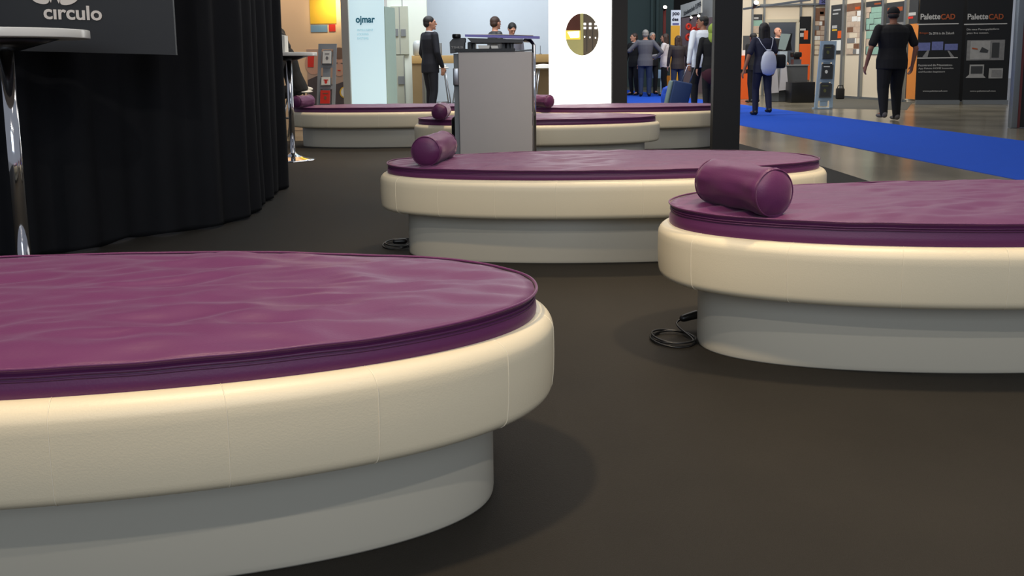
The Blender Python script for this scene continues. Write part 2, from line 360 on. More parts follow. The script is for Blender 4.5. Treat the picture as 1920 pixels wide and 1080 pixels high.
def bolster(c, ang, L, label, seed, r=.078):
    rot = Matrix.Rotation(ang, 3, 'Z') @ Matrix.Rotation(PI/2, 3, 'Y')
    mb = MB(); prof = []; h = L/2; n = 48
    zs = [(-h-.021, .0), (-h-.020, .02), (-h-.016, .045), (-h-.009, .062), (-h-.001, .072), (-h+.002, .0755)]
    ring = [(r_*r/.078, z_) for z_, r_ in zs]
    for i in range(15):
        z = -h+.006+(L-.012)*i/14; ring.append((r+.001*math.cos(i*.9), z))
    ring += [(r_*r/.078, -z_) for z_, r_ in reversed(zs)]
    vs = []; sd = Vector((seed*3.3, 1, 2))
    for rr, z in ring:
        for k in range(n):
            a = 2*PI*k/n; p = Vector((math.cos(a), math.sin(a), 0)); wr = .0060*noise.noise(Vector((p.x*2, p.y*2, z*9))+sd)+.0070*math.sin(a*9+seed)*math.exp(-((abs(z)-h+.03)/.022)**2)*noise.noise(Vector((a*1.5, z, seed)))*2
            q = p*(max(.001, rr*(1+(wr/r)))); q.z = z
            q = rot @ q
            if q.z < -r+.004: q.z = -r+.004
            vs.append(Vector(c)+q)
    m_ = len(ring); fs = [(i*n+k, i*n+(k+1) % n, (i+1)*n+(k+1) % n, (i+1)*n+k) for i in range(m_-1) for k in range(n)]
    fs += [tuple(range(n))[::-1], tuple((m_-1)*n+k for k in range(n))]
    root = empty('bolster_pillow', (c[0], c[1], c[2]-r), 0, label, 'pillow')
    mb.add(vs, fs, 0, True).build('cushion', 'purple', root)
    for sgn in (-1, 1):
        pts = []
        for k in range(n):
            a = 2*PI*k/n; q = rot @ Vector((math.cos(a)*(r-.0015), math.sin(a)*(r-.0015), sgn*h)); q.z = max(q.z, -r+.004); pts.append(Vector(c)+q)
        MB().tube(pts, .0022, 6, closed=True).build('piping', 'purple', root)
    return root
ZT = .4705
bolster((*fl(1390, 400, ZT).xy, ZT+.013+.073), math.atan2(.30, -.135), .29, 'large purple bolster pillow on the lounger at the right', 1, .073)
bolster((*fl(816, 302, ZT).xy, ZT-.008+.073), math.atan2(.34, .07), .31, 'purple bolster pillow on the left end of the middle lounger', 2, .073)
bolster((*fl(828, 222, ZT).xy, ZT-.004+.070), math.atan2(.34, .01), .31, 'purple bolster pillow on the lounger just behind the lectern, left of it', 3, .070)
bolster((*fl(569, 201, ZT).xy, ZT+.070), math.atan2(.34, .10), .31, 'purple bolster pillow beside the black curtain on the far left lounger', 4, .070)
bolster((*fl(1014, 201, ZT).xy, ZT+.070), math.atan2(.28, -.20), .31, 'purple bolster pillow poking out right of the lectern on the far right lounger', 5, .070)
# cables
def cable(name, pts, label, plug=None, r=.0035):
    root = empty(name, (pts[0].x, pts[0].y, 0), 0, label, 'cable')
    sm = []
    P = [pts[0]]+pts+[pts[-1]]
    for i in range(1, len(P)-2):
        for k in range(6):
            t = k/6; a, b, c, d = P[i-1], P[i], P[i+1], P[i+2]
            sm.append(.5*((2*b)+(c-a)*t+(2*a-5*b+4*c-d)*t*t+(3*b-a-3*c+d)*t**3))
    sm.append(P[-1]); MB().tube(sm, r, 8).build('cord', 'black', root)
    if plug:
        c, d = plug; d = d.normalized(); mb = MB(); mb.cap(c, c+d*.05, .013, .016); mb.build('plug', 'black', root)
    return root
def coil(cx_, cy_, rx, ry, turns, z0, exitp, ph=0):
    pts = []; n = int(turns*12)
    for i in range(n+1):
        a = ph+2*PI*i/12; k = 1-.10*(i/n)+.05*math.sin(i*.37); pts.append(Vector((cx_+rx*k*math.cos(a)+.01*math.sin(i*.5), cy_+ry*k*math.sin(a), z0+.004+.013*(i/n)+.004*math.sin(i*.8))))
    return pts+exitp
c0 = fl(1262, 638)
cable('power_cable', coil(c0.x, c0.y, .083, .075, 2.6, 0, [Vector((c0.x+.03, c0.y+.09, .03)), Vector((c0.x+.10, c0.y+.12, .05)), Vector((c0.x+.16, c0.y+.12, .05))], 2), 'black coiled power cable at the foot of the right lounger', (Vector((c0.x+.055, c0.y+.10, .045)), Vector((1, .25, .2))))
c0 = fl(752, 459)
cable('power_cable', coil(c0.x, c0.y, .10, .12, 1.7, 0, [Vector((c0.x+.10, c0.y+.05, .02)), Vector((c0.x+.2, c0.y+.10, .02))], 1), 'black coiled power cable left of the middle lounger plinth', (Vector((c0.x-.03, c0.y-.01, .02)), Vector((1, .2, 0))))
# ================================================================== CURTAIN, SIGN, BAR TABLES
def curtain():
    path = [Vector(p) for p in [(-4.6, 3.85, 0), (-3.4, 3.95, 0), tuple(fl(0, 486)), tuple(fl(90, 478)), tuple(fl(185, 466)), tuple(fl(245, 447)), tuple(fl(335, 436)), tuple(fl(405, 427)), tuple(fl(455, 411)), tuple(fl(486, 390)), tuple(fl(503, 371)), tuple(fl(522, 361)), tuple(fl(537, 354)), tuple(fl(537, 354)+Vector((-.2, .12, 0))), tuple(fl(537, 354)+Vector((-.7, .2, 0)))]]
    P = [path[0]]+path+[path[-1]]; sm = []
    for i in range(1, len(P)-2):
        for k in range(24):
            t = k/24; a, b, c, d = P[i-1], P[i], P[i+1], P[i+2]
            sm.append(.5*((2*b)+(c-a)*t+(2*a-5*b+4*c-d)*t*t+(3*b-a-3*c+d)*t**3))
    L = 0; pts = []
    for i, p in enumerate(sm):
        if i: L += (p-sm[i-1]).length
        t = (sm[min(i+1, len(sm)-1)]-sm[max(i-1, 0)]).normalized(); n = Vector((t.y, -t.x, 0))
        pts.append((p, n, L))
    zs = [0.004, .03, .12, .4, .8, 1.2, 1.7, 2.3, 3.0, 3.6]; vs = []; th = .012
    for side in (0, 1):
        for z in zs:
            for p, n, l in pts:
                am = .028+.02*noise.noise(Vector((l*1.7, 0, 3))); ph = l*2*PI/.26+1.6*noise.noise(Vector((l*1.3, 4, z*.25)))
                f = am*math.sin(ph)+.018*math.sin(ph*.37+1)
                f *= 1-.35*(z/3.6); f += .02*noise.noise(Vector((l*3, z*.8, 1)))*(1-z/3.6)
                v = p+n*(f+side*th); v = Vector((v.x, v.y, z+(.008*math.sin(ph) if z < .01 else 0)+.004)); vs.append(v)
    W = len(pts); Hn = len(zs); fs = []
    for s in (0, 1):
        o = s*W*Hn
        for j in range(Hn-1):
            for i in range(W-1): fs.append((o+j*W+i, o+j*W+i+1, o+(j+1)*W+i+1, o+(j+1)*W+i))
    o = W*Hn
    for j in (0, Hn-1):
        for i in range(W-1): fs.append((j*W+i, j*W+i+1, o+j*W+i+1, o+j*W+i))
    for i in (0, W-1):
        for j in range(Hn-1): fs.append((j*W+i, (j+1)*W+i, o+(j+1)*W+i, o+j*W+i))
    root = empty('stage_curtain', (-2.4, 4.8, 0), 0, 'tall black pleated curtain on the left reaching the floor', 'curtain')
    MB().add(vs, fs, 0, True).build('drape', 'black_cloth', root)
    MB().tube([(p.x, p.y, 3.63) for p, n, l in pts[::6]], .02, 8).build('rail', 'alu', root)
curtain()
SP = Pl((-3.0, 3.72), (-1.7, 3.95))
root = empty('hanging_sign', at(160, 100, 3.85), 0, 'dark grey sign board reading circulo in white, hanging before the curtain', 'sign')
mb = MB(); z9 = 2.6
a = SP.pt(-260, 88); b = SP.pt(330, 103); mb.prism([a, b, (b.x, b.y, z9), (a.x, a.y, z9)], -SP.n*.03); mb.build('board', 'sign', root)
text('lettering', 'c\u0131rculo', SP, 82, 10, 191, 37.5, 'white_ink', root, tilt=.030, bold=.022)
# flower-like emblem cut by the top of the picture: four petals and two spikes
def petal(cx_, cy_, rx, ry, rotd, mb):
    r_ = math.radians(rotd); poly = []
    for i in range(28):
        t = 2*PI*i/28; x = rx*math.cos(t); y = ry*math.sin(t)*(1-.25*math.cos(t)); poly.append((cx_+x*math.cos(r_)-y*math.sin(r_), cy_+x*math.sin(r_)+y*math.cos(r_)))
    mb.slab(SP, poly, .006, .001)
mb = MB(); petal(76, -6, 19, 13, 35, mb); petal(130, -4, 19, 13, 145, mb); petal(80, -36, 19, 13, -35, mb); petal(126, -35, 19, 13, 215, mb)
mb.slab(SP, [(90, -6), (99, -6), (96, 5)], .006, .001); mb.slab(SP, [(105, -6), (115, -6), (111, 7)], .006, .001)
mb.build('emblem', 'white_ink', root)
def bar_table(x, y, zt, r, label, pole=.028):
    root = empty('bar_table', (x, y, 0), 0, label, 'table')
    MB().lathe([(.02, zt-.0365), (r-.004, zt-.036), (r-.001, zt-.035), (r, zt-.032), (r, zt-.004), (r-.001, zt-.001), (r-.004, zt), (.02, zt)], (0, 0, 0), 64).build('tabletop', 'white_gloss', root, world=False)
    MB().lathe([(.05, zt-.085), (.20, zt-.037)], (0, 0, 0), 32).build('top_bracket', 'black', root, world=False)
    MB().lathe([(pole, .03), (pole, zt-.05)], (0, 0, 0), 28).build('pole', 'chrome', root, world=False)
    MB().lathe([(.23, 0), (.232, .006), (.20, .016), (.12, .03), (.06, .05), (pole+.004, .075)], (0, 0, 0), 48).build('foot', 'chrome', root, world=False)
    return root
bar_table(-2.085, 3.35, 1.112, .315, 'white round bar table on a chrome pole in front of the dark sign')
q = fl(550, 300); T2 = bar_table(q.x, q.y, 1.09, .28, 'white bar table with chrome foot behind the black curtain edge')
mb = MB()
root = empty('brochure_stack', (q.x-.05, q.y, 1.09), 0, 'stack of white brochures standing on the far bar table', 'brochures')
for k in range(4): mb.box((q.x-.085+.018*k, q.y-.06, 1.091), (q.x-.070+.018*k, q.y+.06, 1.27-.004*k))
mb.build('brochures', 'paper', root)
# ================================================================== LECTERN
LY = 5.6; LP = YP(LY)
a = LP.pt(861, 200); b = LP.pt(998, 200); zc = LP.pt(930, 97).z
root = empty('lectern', ((a.x+b.x)/2, LY+.2, 0), 0, 'grey presentation lectern with chrome tube and black top frame', 'lectern')
MB().box((a.x, LY, .03), (b.x, LY+.42, zc), bev=.006).build('cabinet', 'grey', root)
MB().box((a.x+.03, LY+.03, 0), (b.x-.03, LY+.40, .03)).build('base', 'black', root)
mb = MB(); mb.box((a.x-.035, LY+.03, .06), (a.x, LY+.07, zc-.01)); mb.box((a.x-.035, LY+.34, .06), (a.x, LY+.38, zc-.01)); mb.box((a.x-.03, LY+.07, .55), (a.x-.01, LY+.34, zc-.02)); mb.build('side_frame', 'mgrey', root)
mb = MB(); q = LP.pt(851, 155); mb.box((q.x-.005, LY-.0, q.z-.02), (a.x, LY+.05, q.z+.10), bev=.006); mb.build('latch', 'steel', root)
mb = MB(); q0 = LP.pt(844, 222); mb.box((q0.x, LY+.10, .10), (a.x-.036, LY+.34, q0.z), bev=.02); mb.build('side_cover', 'black', root)
q = LP.pt(1001, 84); MB().tube([(q.x, LY+.03, .12), (q.x, LY+.03, q.z), (q.x-.02, LY+.08, q.z+.03), (q.x-.06, LY+.16, q.z+.035)], .013, 16).build('chrome_tube', 'chrome', root)
mb = MB(); mb.box((a.x-.02, LY-.005, zc), (LP.pt(966, 90).x, LY+.40, zc+.022)); mb.prism([LP.pt(966, 97), LP.pt(999, 95), LP.pt(999, 93), LP.pt(966, 96)], (0, .3, .01)); mb.build('top_frame', 'black', root)
for px in (880, 888, 944, 953, 961): q = LP.pt(px, 94); MB().box((q.x-.009, LY+.06, zc+.02), (q.x+.009, LY+.09, LP.pt(px, 78).z)).build('support_post', 'black', root)
for px in (882, 950): q = LP.pt(px, 94); MB().box((q.x-.03, LY+.20, zc+.02), (q.x+.03, LY+.30, LP.pt(px, 78).z)).build('support_block', 'black', root)
tp = MB(); x0 = LP.pt(872, 70).x; x1 = LP.pt(1012, 70).x; z0 = LP.pt(940, 73.5).z; z1 = LP.pt(940, 66).z
tp.prism([(x0, LY-.01, LP.pt(872, 69).z), (x1, LY-.01, LP.pt(1012, 73).z), (x1, LY-.01, LP.pt(1012, 68).z), (x0, LY-.01, LP.pt(872, 64.5).z)], (0, .40, .012))
tp.build('top_plate', mat('violet_tinted_plate', (120, 112, 168), .2, metal=.6), root)
mb = MB(); mb.prism([LP.pt(876, 71), LP.pt(981, 74), LP.pt(980, 80), LP.pt(884, 80)], (0, .36, 0)); mb.build('plate_underframe', 'dgrey', root)
mb = MB(); mb.lathe([(.028, 0), (.03, .004), (.03, .022), (.026, .026)], LP.pt(856, 71), 24); mb.build('knob', 'black', root)
mb = MB(); mb.prism([LP.pt(843, 79), LP.pt(872, 79), LP.pt(872, 71), LP.pt(850, 71)], (0, .12, 0)); mb.prism([LP.pt(844, 100), LP.pt(871, 96), LP.pt(871, 79), LP.pt(843, 79)], (0, .11, 0)); o = mb.build('side_unit', 'dgrey', root)
text('unit_lettering', 'TSHLSI', LP, 846, 87, 868, 91, 'ink_grey', root, off=.004)
mb = MB(); mb.prism([LP.pt(898, 92), LP.pt(917, 92), LP.pt(918, 85), LP.pt(896, 85)], (0, .08, 0)); mb.prism([LP.pt(922, 92.5), LP.pt(935, 92.5), LP.pt(933, 85.5), LP.pt(920, 85.5)], (0, .08, 0)); mb.build('control_tile', 'paper', root)
mb = MB(); mb.prism([LP.pt(872+6, 66), LP.pt(930, 65), LP.pt(1000, 67), LP.pt(1000, 66), LP.pt(930, 64), LP.pt(878, 64.5)], (0, .25, 0)); mb.build('glass_pane', mat('pale_glass', (230, 220, 205), .1), root)  # pale glossy pane lying over the top plate
# ================================================================== BLACK POSTS
mb = MB(); a = at(1337, 200, 8.2); b = at(1388, 200, 8.2); mb.box((a.x, 8.2, 0), (b.x, 8.3, 3.6)); tag(mb.build('booth_post', 'black_matt'), 'wide black booth post standing right of the far loungers', 'post')
mb = MB(); a = at(1147.5, 150, 10.5); b = at(1176, 150, 10.5); mb.box((a.x, 10.5, 0), (b.x, 10.6, 3.6)); tag(mb.build('booth_post', 'black_matt'), 'narrower black post right beside the glowing white light box', 'post')
# ================================================================== LEFT BACK BOOTH
W1 = YP(12.0)
mb = MB(); a = W1.pt(380, 100); b = W1.pt(648, 100); mb.box((a.x, 12.0, 0), (b.x, 12.1, 4.6)); struct(mb, 'wall_left', 'beige_wall')
o = tag(MB().rect(W1, 580, -60, 629, 44.5, .012).build('poster', 'yellow'), 'yellow poster on the beige wall under a glowing lamp', 'poster')
o = tag(MB().rect(W1, 583, 47, 614, 60, .012).build('poster', 'sky_print'), 'small blue wall panel below the yellow poster', 'poster')
o = tag(MB().rect(W1, 617, 46, 629, 59, .012).build('poster', 'red'), 'small square red wall panel right of the blue one', 'poster')
# spotlight washing the poster
g = W1.pt(625, -14, .38)
root = empty('wall_spotlight', g, 0, 'small wall spotlight shining on the yellow poster', 'lamp')
MB().lathe([(.03, 0), (.04, .02), (.04, .10), (.02, .12)], g, 20).build('housing', 'steel', root)
MB().tube([g+Vector((0, .0, .12)), g+Vector((0, .2, .16)), g+Vector((0, .37, .16))], .008, 8).build('arm', 'steel', root)
MB().lathe([(.034, -.004), (.034, .001)], g, 20).build('lens', 'lens', root)
lamp('SPOT', 'wall_spot_bulb', g+Vector((0, 0, -.02)), 22, (1, .82, .45), .02, W1.pt(626, 12), 90, 1)
lamp('AREA', 'booth_glow', (-2.9, 10.9, 3.3), 34, (1, .76, .52), 1.6, (-2.9, 12.0, 2.4), sizey=.3)
# wall picture of a person in felt hat (generic)
root = empty('wall_picture', W1.pt(626, 197), 0, 'large photo print of a person in a brown hat behind the leaflet stand', 'picture')
mb = MB(); mb.rect(W1, 577, 92, 652, 205, .01, 0, 0)
mb.disc(W1, 588, 118, 16, 22, .004, .010, 2); mb.slab(W1, [(577, 150), (600, 140), (625, 160), (652, 150), (652, 204), (577, 204)], .004, .010, 3)
mb.disc(W1, 636, 122, 13, 21, .004, .013, 1); mb.disc(W1, 636, 100, 14, 11, .004, .016, 4); mb.disc(W1, 647, 173, 10, 11, .004, .016, 5); mb.disc(W1, 647, 173, 7.5, 9, .004, .020, 6)
mb.slab(W1, [(577, 104), (589, 104), (588, 126), (577, 126)], .004, .016, 7)
mb.slab(W1, [(629, 118), (633, 117), (633, 119), (629, 120)], .002, .020, 3); mb.slab(W1, [(639, 118), (643, 118), (643, 120), (639, 119)], .002, .020, 3); mb.slab(W1, [(633, 131), (639, 131), (638, 133), (634, 133)], .002, .020, 7)
mb.build('print', [mat('poster_ground', (176, 150, 134), .6, var=.1), 'poster_skin', 'poster_skin', mat('poster_dark', (78, 70, 72), .6, var=.25, nscale=10), 'poster_hat', 'yellow', 'paper', 'red'], root)
def leaflet_rack(pl, x0t, x1t, yt, x0b, x1b, yb, holders, label, mname, depth=.10):
    base = pl.pt((x0b+x1b)/2, yb); root = empty('leaflet_rack', (base.x, base.y, 0), 0, label, 'rack')
    def edge(f, y):
        k = (y-yt)/(yb-yt); return (x0t+(x0b-x0t)*k)+f*((x1t-x0t)+((x1b-x0b)-(x1t-x0t))*k), y
    mb = MB(); W_ = .17
    b0, b1 = pl.pt(*edge(0, yb)), pl.pt(*edge(1, yb))
    mb.slab(pl, [edge(0, yb), edge(W_, yb), edge(W_, yt+10), edge(0, yt+10)], -.03); mb.slab(pl, [edge(1-W_, yb), edge(1, yb), edge(1, yt+10), edge(1-W_, yt+10)], -.03)
    mb.slab(pl, [edge(0, yt+10), edge(1, yt+10), edge(1, yt), edge(0, yt)], -.03)
    for y0, y1, *_ in holders: mb.slab(pl, [edge(W_, y1+6), edge(1-W_, y1+6), edge(1-W_, y1), edge(W_, y1)], -.028)
    mb.slab(pl, [edge(.30, yb-4), edge(.70, yb-4), edge(.70, yt+12), edge(.30, yt+12)], -.02, -.012)
    mb.build('frame', mname, root)
    mb = MB(); mb.box((min(b0.x, b1.x), base.y+.0, 0), (max(b0.x, b1.x), base.y+.14, .02)); mb.build('foot', mname, root)
    for y0, y1, m1, m2, f0, f1 in holders:
        h = MB(); h.slab(pl, [edge(f0-.04, y1), edge(f1+.08, y1), edge(f1+.08, y0), edge(f0-.04, y0)], .03, 0); hh = h.build('holder', 'steel', root)
        br = MB(); br.slab(pl, [edge(f0, y1-2), edge(f1, y1-2), edge(f1, y0-1.5), edge(f0, y0-1.5)], .03, .031)
        xm, ym = edge((f0+f1)/2, (y0+y1)/2); br.disc(pl, xm, ym, 2.6, 3.4, .003, .061, 1)
        br.slab(pl, [edge(f0+.1, y0+5), edge(f1-.1, y0+5), edge(f1-.1, y0+3), edge(f0+.1, y0+3)], .003, .061, 1)
        br.build('brochure', [m1, m2], hh)
    return root
leaflet_rack(YP(11.1), 597, 631, 82, 593, 627, 217, [(97, 121, 'paper', 'print_grey', .28, .72), (146, 161, 'paper', 'red', .25, .70), (171, 196, 'red', 'print_brown', .22, .72)], 'grey leaflet rack with a red brochure, before the hat picture', mat('rack_grey', (140, 146, 152), .45))
# ojmar light box
LB = YP(11.3)
root = empty('light_box', LB.pt(690, 200), 0, 'tall pale blue glowing light box column reading ojmar', 'light box')
a = LB.pt(657, 100); b = LB.pt(722.5, 100); root.location = ((a.x+b.x)/2, 11.4, 0)
MB().box((a.x, 11.30, .02), (b.x, 11.32, 4.0)).build('lit_face', 'lightbox', root)
MB().box((a.x+.005, 11.32, 0), (b.x-.002, 11.6, 4.02)).build('housing', 'white', root)
mb = MB(); mb.prism([(b.x, 11.30, 0), (b.x+.012, 11.30, 0), (b.x+.105, 11.62, 0), (b.x+.085, 11.62, 0)], (0, 0, LB.pt(729, 12).z)); mb.build('side_panel', 'glass_green', root)
text('lettering', 'ojmar', LB, 667, 30, 703, 47, 'teal_ink', root, bold=.03)
for i, (s_, x1) in enumerate((('INTELLIGENT', 700), ('LOCKING', 691), ('SYSTEMS', 691))): text('lettering', s_, LB, 670, 54+8*i, x1, 58+8*i, 'pale_ink', root)
mb = MB(); a = LB.pt(643, 100); b = LB.pt(656, 100); mb.box((a.x, 11.25, 0), (b.x, 11.29, 4.0)); tag(mb.build('wall_post', mat('grey_post', (140, 140, 136), .5)), 'slim grey upright post left of the pale blue light box', 'post')
# white reception wall with lockers
W2 = YP(15.4)
mb = MB(); a = W2.pt(655, 100); b = W2.pt(802, 100); mb.box((a.x, 15.4, 0), (b.x, 15.5, 4.8)); struct(mb, 'wall_middle', 'white_wall')
W3 = YP(17.2)
mb = MB(); a = W3.pt(780, 100); b = W3.pt(1160, 100); mb.box((a.x-.4, 17.2, 0), (b.x, 17.3, 5.0)); struct(mb, 'wall_back', 'blue_wall')
mb = MB(); mb.rect(W2, 752.5, -60, 753.8, 16, .01, 0); tag(mb.build('cable_conduit', 'mgrey'), 'thin grey cable running down the white wall', 'conduit')
def lockers(x0, y0, x1, y1, split, lock, label):
    root = empty('locker_door_sample', W2.pt((x0+x1)/2, y1), 0, label, 'locker panel')
    MB().rect(W2, x0, y0, x1, y1, .05).build('panel', mat('locker_grey', (176, 180, 164), .5), root)
    MB().rect(W2, split-.6, y0+1, split+.6, y1-1, .004, .05).build('joint', 'mgrey', root)
    for l in lock: MB().rect(W2, l[0], l[1], l[2], l[3], .02, .05).build('lock', 'mgrey', root)
lockers(734, 12, 766, 102, 749.5, [(739, 54, 747, 68), (752, 55, 761, 68)], 'upper grey locker door display on the white wall')
lockers(737, 104, 760, 200, 758.5, [(747, 143, 758, 158)], 'lower pale locker door display on the white wall')
# counter
K = YP(14.8)
a = K.pt(773, 150); b = K.pt(1045, 150); zt = K.pt(900, 103).z; zb = K.pt(900, 118).z
root = empty('reception_counter', ((a.x+b.x)/2, 15.0, 0), 0, 'oak reception counter behind the lectern', 'counter')
MB().box((a.x, 14.8, zb), (b.x, 15.25, zt), bev=.004).build('worktop', 'wood', root)
q = K.pt(791, 150); MB().box((a.x, 14.82, 0), (q.x, 15.22, zb)).build('end_panel', 'wood_d', root)
q = K.pt(1003, 150); MB().box((q.x-.6, 15.1, 0), (b.x, 15.22, zb)).build('front_panel', 'wood_d', root)
def bar_stool(x, y, rz, label, seat=.80):
    root = empty('bar_stool', (x, y, 0), rz, label, 'stool')
    mb = MB(); mb.ell((0, 0, seat), (.19, .18, .024), 24); mb.ell((0, .15, seat+.03), (.16, .03, .04), 20); mb.build('seat', 'white_gloss', root, world=False)
    for sx in (-1, 1):
        for sy in (-1, 1): MB().tube([(sx*.10, sy*.10, seat-.02), (sx*.22, sy*.21, 0)], .011, 8).build('leg', 'steel', root, world=False)
    z = .28; k = .18
    MB().tube([(-k, -k, z), (k, -k, z), (k, k, z), (-k, k, z)], .008, 8, closed=True).build('footrest', 'steel', root, world=False)
q = K.pt(826, 125); bar_stool(q.x, 14.42, .2, 'white bar stool right behind the man in the navy suit', K.pt(826, 127).z)
q = K.pt(868, 125); bar_stool(q.x+.04, 14.42, -.1, 'white bar stool just left of the lectern top', K.pt(845, 127).z)
q = K.pt(1019, 125); bar_stool(q.x, 14.42, .1, 'white bar stool between the lectern and the white light box', K.pt(1019, 127).z)
q = K.pt(781, 103); mb = MB(); mb.lathe([(.05, 0), (.085, .02), (.09, .2), (.07, .26), (.03, .28)], (q.x, 15.0, zt), 24); tag(mb.build('vase', mat('pale_vase', (190, 196, 196), .3)), 'pale rounded jar on the left end of the oak counter', 'jar')
q = K.pt(822, 103); mb = MB(); mb.box((q.x-.05, 15.0, zt), (q.x+.05, 15.03, zt+.23), bev=.004); tag(mb.build('photo_frame', 'mgrey'), 'small upright grey frame on the counter behind the suited man', 'frame')
q = K.pt(1014, 103); mb = MB(); mb.lathe([(.03, 0), (.03, .01), (.006, .012), (.006, .16)], (q.x, 15.0, zt), 12); tag(mb.build('pen_holder', 'dgrey'), 'thin dark upright pen on the counter beside the white light box', 'pen')
# round-window light box
R0 = at(1029, 100, 11.25); R1 = at(1147.5, 100, 10.7); RP = Pl((R0.x, R0.y), (R1.x, R1.y))
root = empty('light_box', ((R0.x+R1.x)/2, (R0.y+R1.y)/2, 0), 0, 'glowing white light box with a round picture, right of the lectern', 'light box')
mb = MB(); mb.prism([(R0.x, R0.y, .02), (R1.x, R1.y, .02), (R1.x, R1.y, 4.0), (R0.x, R0.y, 4.0)], -RP.n*.02); mb.build('lit_face', 'lightbox_w', root)
mb = MB(); q = RP.n*-.021; mb.prism([Vector((R0.x, R0.y, 0))+q, Vector((R1.x, R1.y, 0))+q, Vector((R1.x, R1.y, 4.02))+q, Vector((R0.x, R0.y, 4.02))+q], -RP.n*.2); mb.build('housing', 'white', root)
def arc(cx_, cy_, rx, ry, f):               # clip helper: points of ellipse satisfying f
    return [(cx_+rx*math.cos(t*PI/60), cy_+ry*math.sin(t*PI/60)) for t in range(120) if f(cx_+rx*math.cos(t*PI/60), cy_+ry*math.sin(t*PI/60))]
def chain(pts):                              # order around centroid
    mx = sum(p[0] for p in pts)/len(pts); my = sum(p[1] for p in pts)/len(pts); return sorted(pts, key=lambda p: math.atan2(p[1]-my, p[0]-mx))
ex, ey, erx, ery = 1091.5, 64.5, 31, 39.5
mb = MB(); mb.disc(RP, ex, ey, erx, ery, .004, .001, 0, 60)
mb.slab(RP, chain(arc(ex, ey, erx, ery, lambda x, y: x < 1088 and y < 57)+[(1088, 57), (1088, 26), (1062, 57)]), .003, .005, 1)
mb.slab(RP, chain(arc(ex, ey, erx, ery, lambda x, y: x < 1088 and 57 <= y < 74)+[(1088, 57), (1088, 74), (1061.5, 57), (1062, 74)]), .003, .005, 2)
mb.slab(RP, chain(arc(ex, ey, erx, ery, lambda x, y: x > 1094)+[(1094, 26), (1094, 103)]), .003, .005, 3)
mb.slab(RP, [(1088, 26), (1094, 26), (1093, 103), (1089, 103)], .004, .005, 4)
for ix, x in enumerate((1096.5, 1106.5, 1117)):
    for y in (45, 52.5): mb.slab(RP, [(x-2, y-2), (x+2.3, y-2), (x+2.3, y+2), (x-2, y+2)], .003, .0085, 5)
    mb.disc(RP, x-.3, 69+ix, 1, 1.6, .003, .0085, 5, 10)
for x in (1100, 1111): mb.slab(RP, [(x, 53), (x+.7, 53), (x+.7, 97), (x, 97)], .002, .0085, 6)
mb.slab(RP, [(1064, 60), (1086, 58), (1086, 70), (1070, 71)], .002, .0085, 5)
mb.build('round_picture', ['lemon', 'rust', 'amber', 'taupe', 'lemon', 'lightbox_w', 'dgrey'], root)
# ================================================================== FAR HALL
mb = MB(); a = at(1060, 100, 32); b = at(1262, 100, 32); mb.box((a.x-2, 32, 0), (b.x, 32.3, 9)); struct(mb, 'wall_far', 'teal_wall')
mb = MB(); a = at(1252, 100, 36); b = at(1345, 100, 36); mb.box((a.x-2, 36, 0), (b.x+6, 36.3, 9)); struct(mb, 'wall_dark', mat('dark_hall', (34, 36, 36), .8))
for px in (1222, 1232):
    q = at(px, 100, 31.8); mb = MB(); mb.box((q.x-.05, 31.8, 0), (q.x+.05, 31.99, 8)); tag(mb.build('wall_rib', 'teal_wall'), 'vertical rib on the dark teal hall wall, %s of two' % ('left' if px == 1222 else 'right'), 'wall rib')
mb = MB(); a = at(1243, 100, 29); b = at(1248, 100, 29); mb.box((a.x, 29, 0), (b.x, 29.1, at(1245, 16, 29).z)); tag(mb.build('red_post', 'red_post'), 'dark red upright post in the distance behind the group', 'post')
def floodlamp(px, py, Y, r, label, arm=(.05, .5, .2)):
    c = at(px, py, Y); root = empty('stem_spotlight', c, 0, label, 'lamp')
    rot = Matrix.Rotation(math.radians(60), 3, 'X'); MB().lathe([(r*.5, -.18), (r, -.02), (r, 0)], c, 20, rot=rot).build('housing', 'black', root)
    MB().lathe([(r*.9, .0), (r*.9, .006)], c, 20, rot=rot).build('lens', 'lens', root)
    MB().tube([c+Vector((0, .05, .05)), c+Vector(arm)], .015, 6).build('arm', 'steel', root)
floodlamp(1247, 13.5, 28.6, .075, 'bright spotlight above the red post in the distance', (-.02, .42, -.05))
PB = YP(23.6)
root = empty('banner_stand', PB.pt(1266, 190), 0, 'narrow banner reading poo des above a yellow panel', 'banner'); root.location.z = 0
MB().rect(PB, 1257, 19, 1275, 170, .04, floor=True).build('panel', mat('banner_white', (206, 214, 230), .6), root)
MB().rect(PB, 1257, 48, 1274, 160, .006, .041).build('yellow_field', mat('ochre_print', (216, 160, 40), .6), root)
text('lettering', 'poo', PB, 1261, 23, 1274, 31, 'dnavy', root, off=.045, bold=.03); text('lettering', 'des', PB, 1260, 33, 1272, 39, 'dnavy', root, off=.045, bold=.03)
MB().rect(PB, 1261, 43, 1273, 47, .004, .041).build('small_print', 'purple_sign', root)
FB = Pl((at(1279, 100, 24.2).x, 24.2), (at(1336, 100, 22.2).x, 22.2))
root = empty('fascia_sign', FB.pt(1300, 30), 0, 'white fascia board reading Schwimmschule FLIPPER', 'sign')
mb = MB(); mb.slab(FB, [(1279, 33), (1317, 24), (1317, -2), (1279, 10)], .05); mb.build('board', mat('fascia_white', (186, 186, 180), .6), root)
text('lettering', 'Schwimmschule FLIPPER', FB, 1282, 11.5, 1315, 20.5, 'dgrey', root, off=.055, tilt=-.17, bold=.02)
mb = MB(); mb.rect(FB, 1279, 30, 1340, 190, .05, -.9, floor=True); tag(mb.build('booth_wall', mat('mauve_wall', (140, 118, 118), .7)), 'dim mauve booth wall with red rings under the fascia board', 'booth wall')
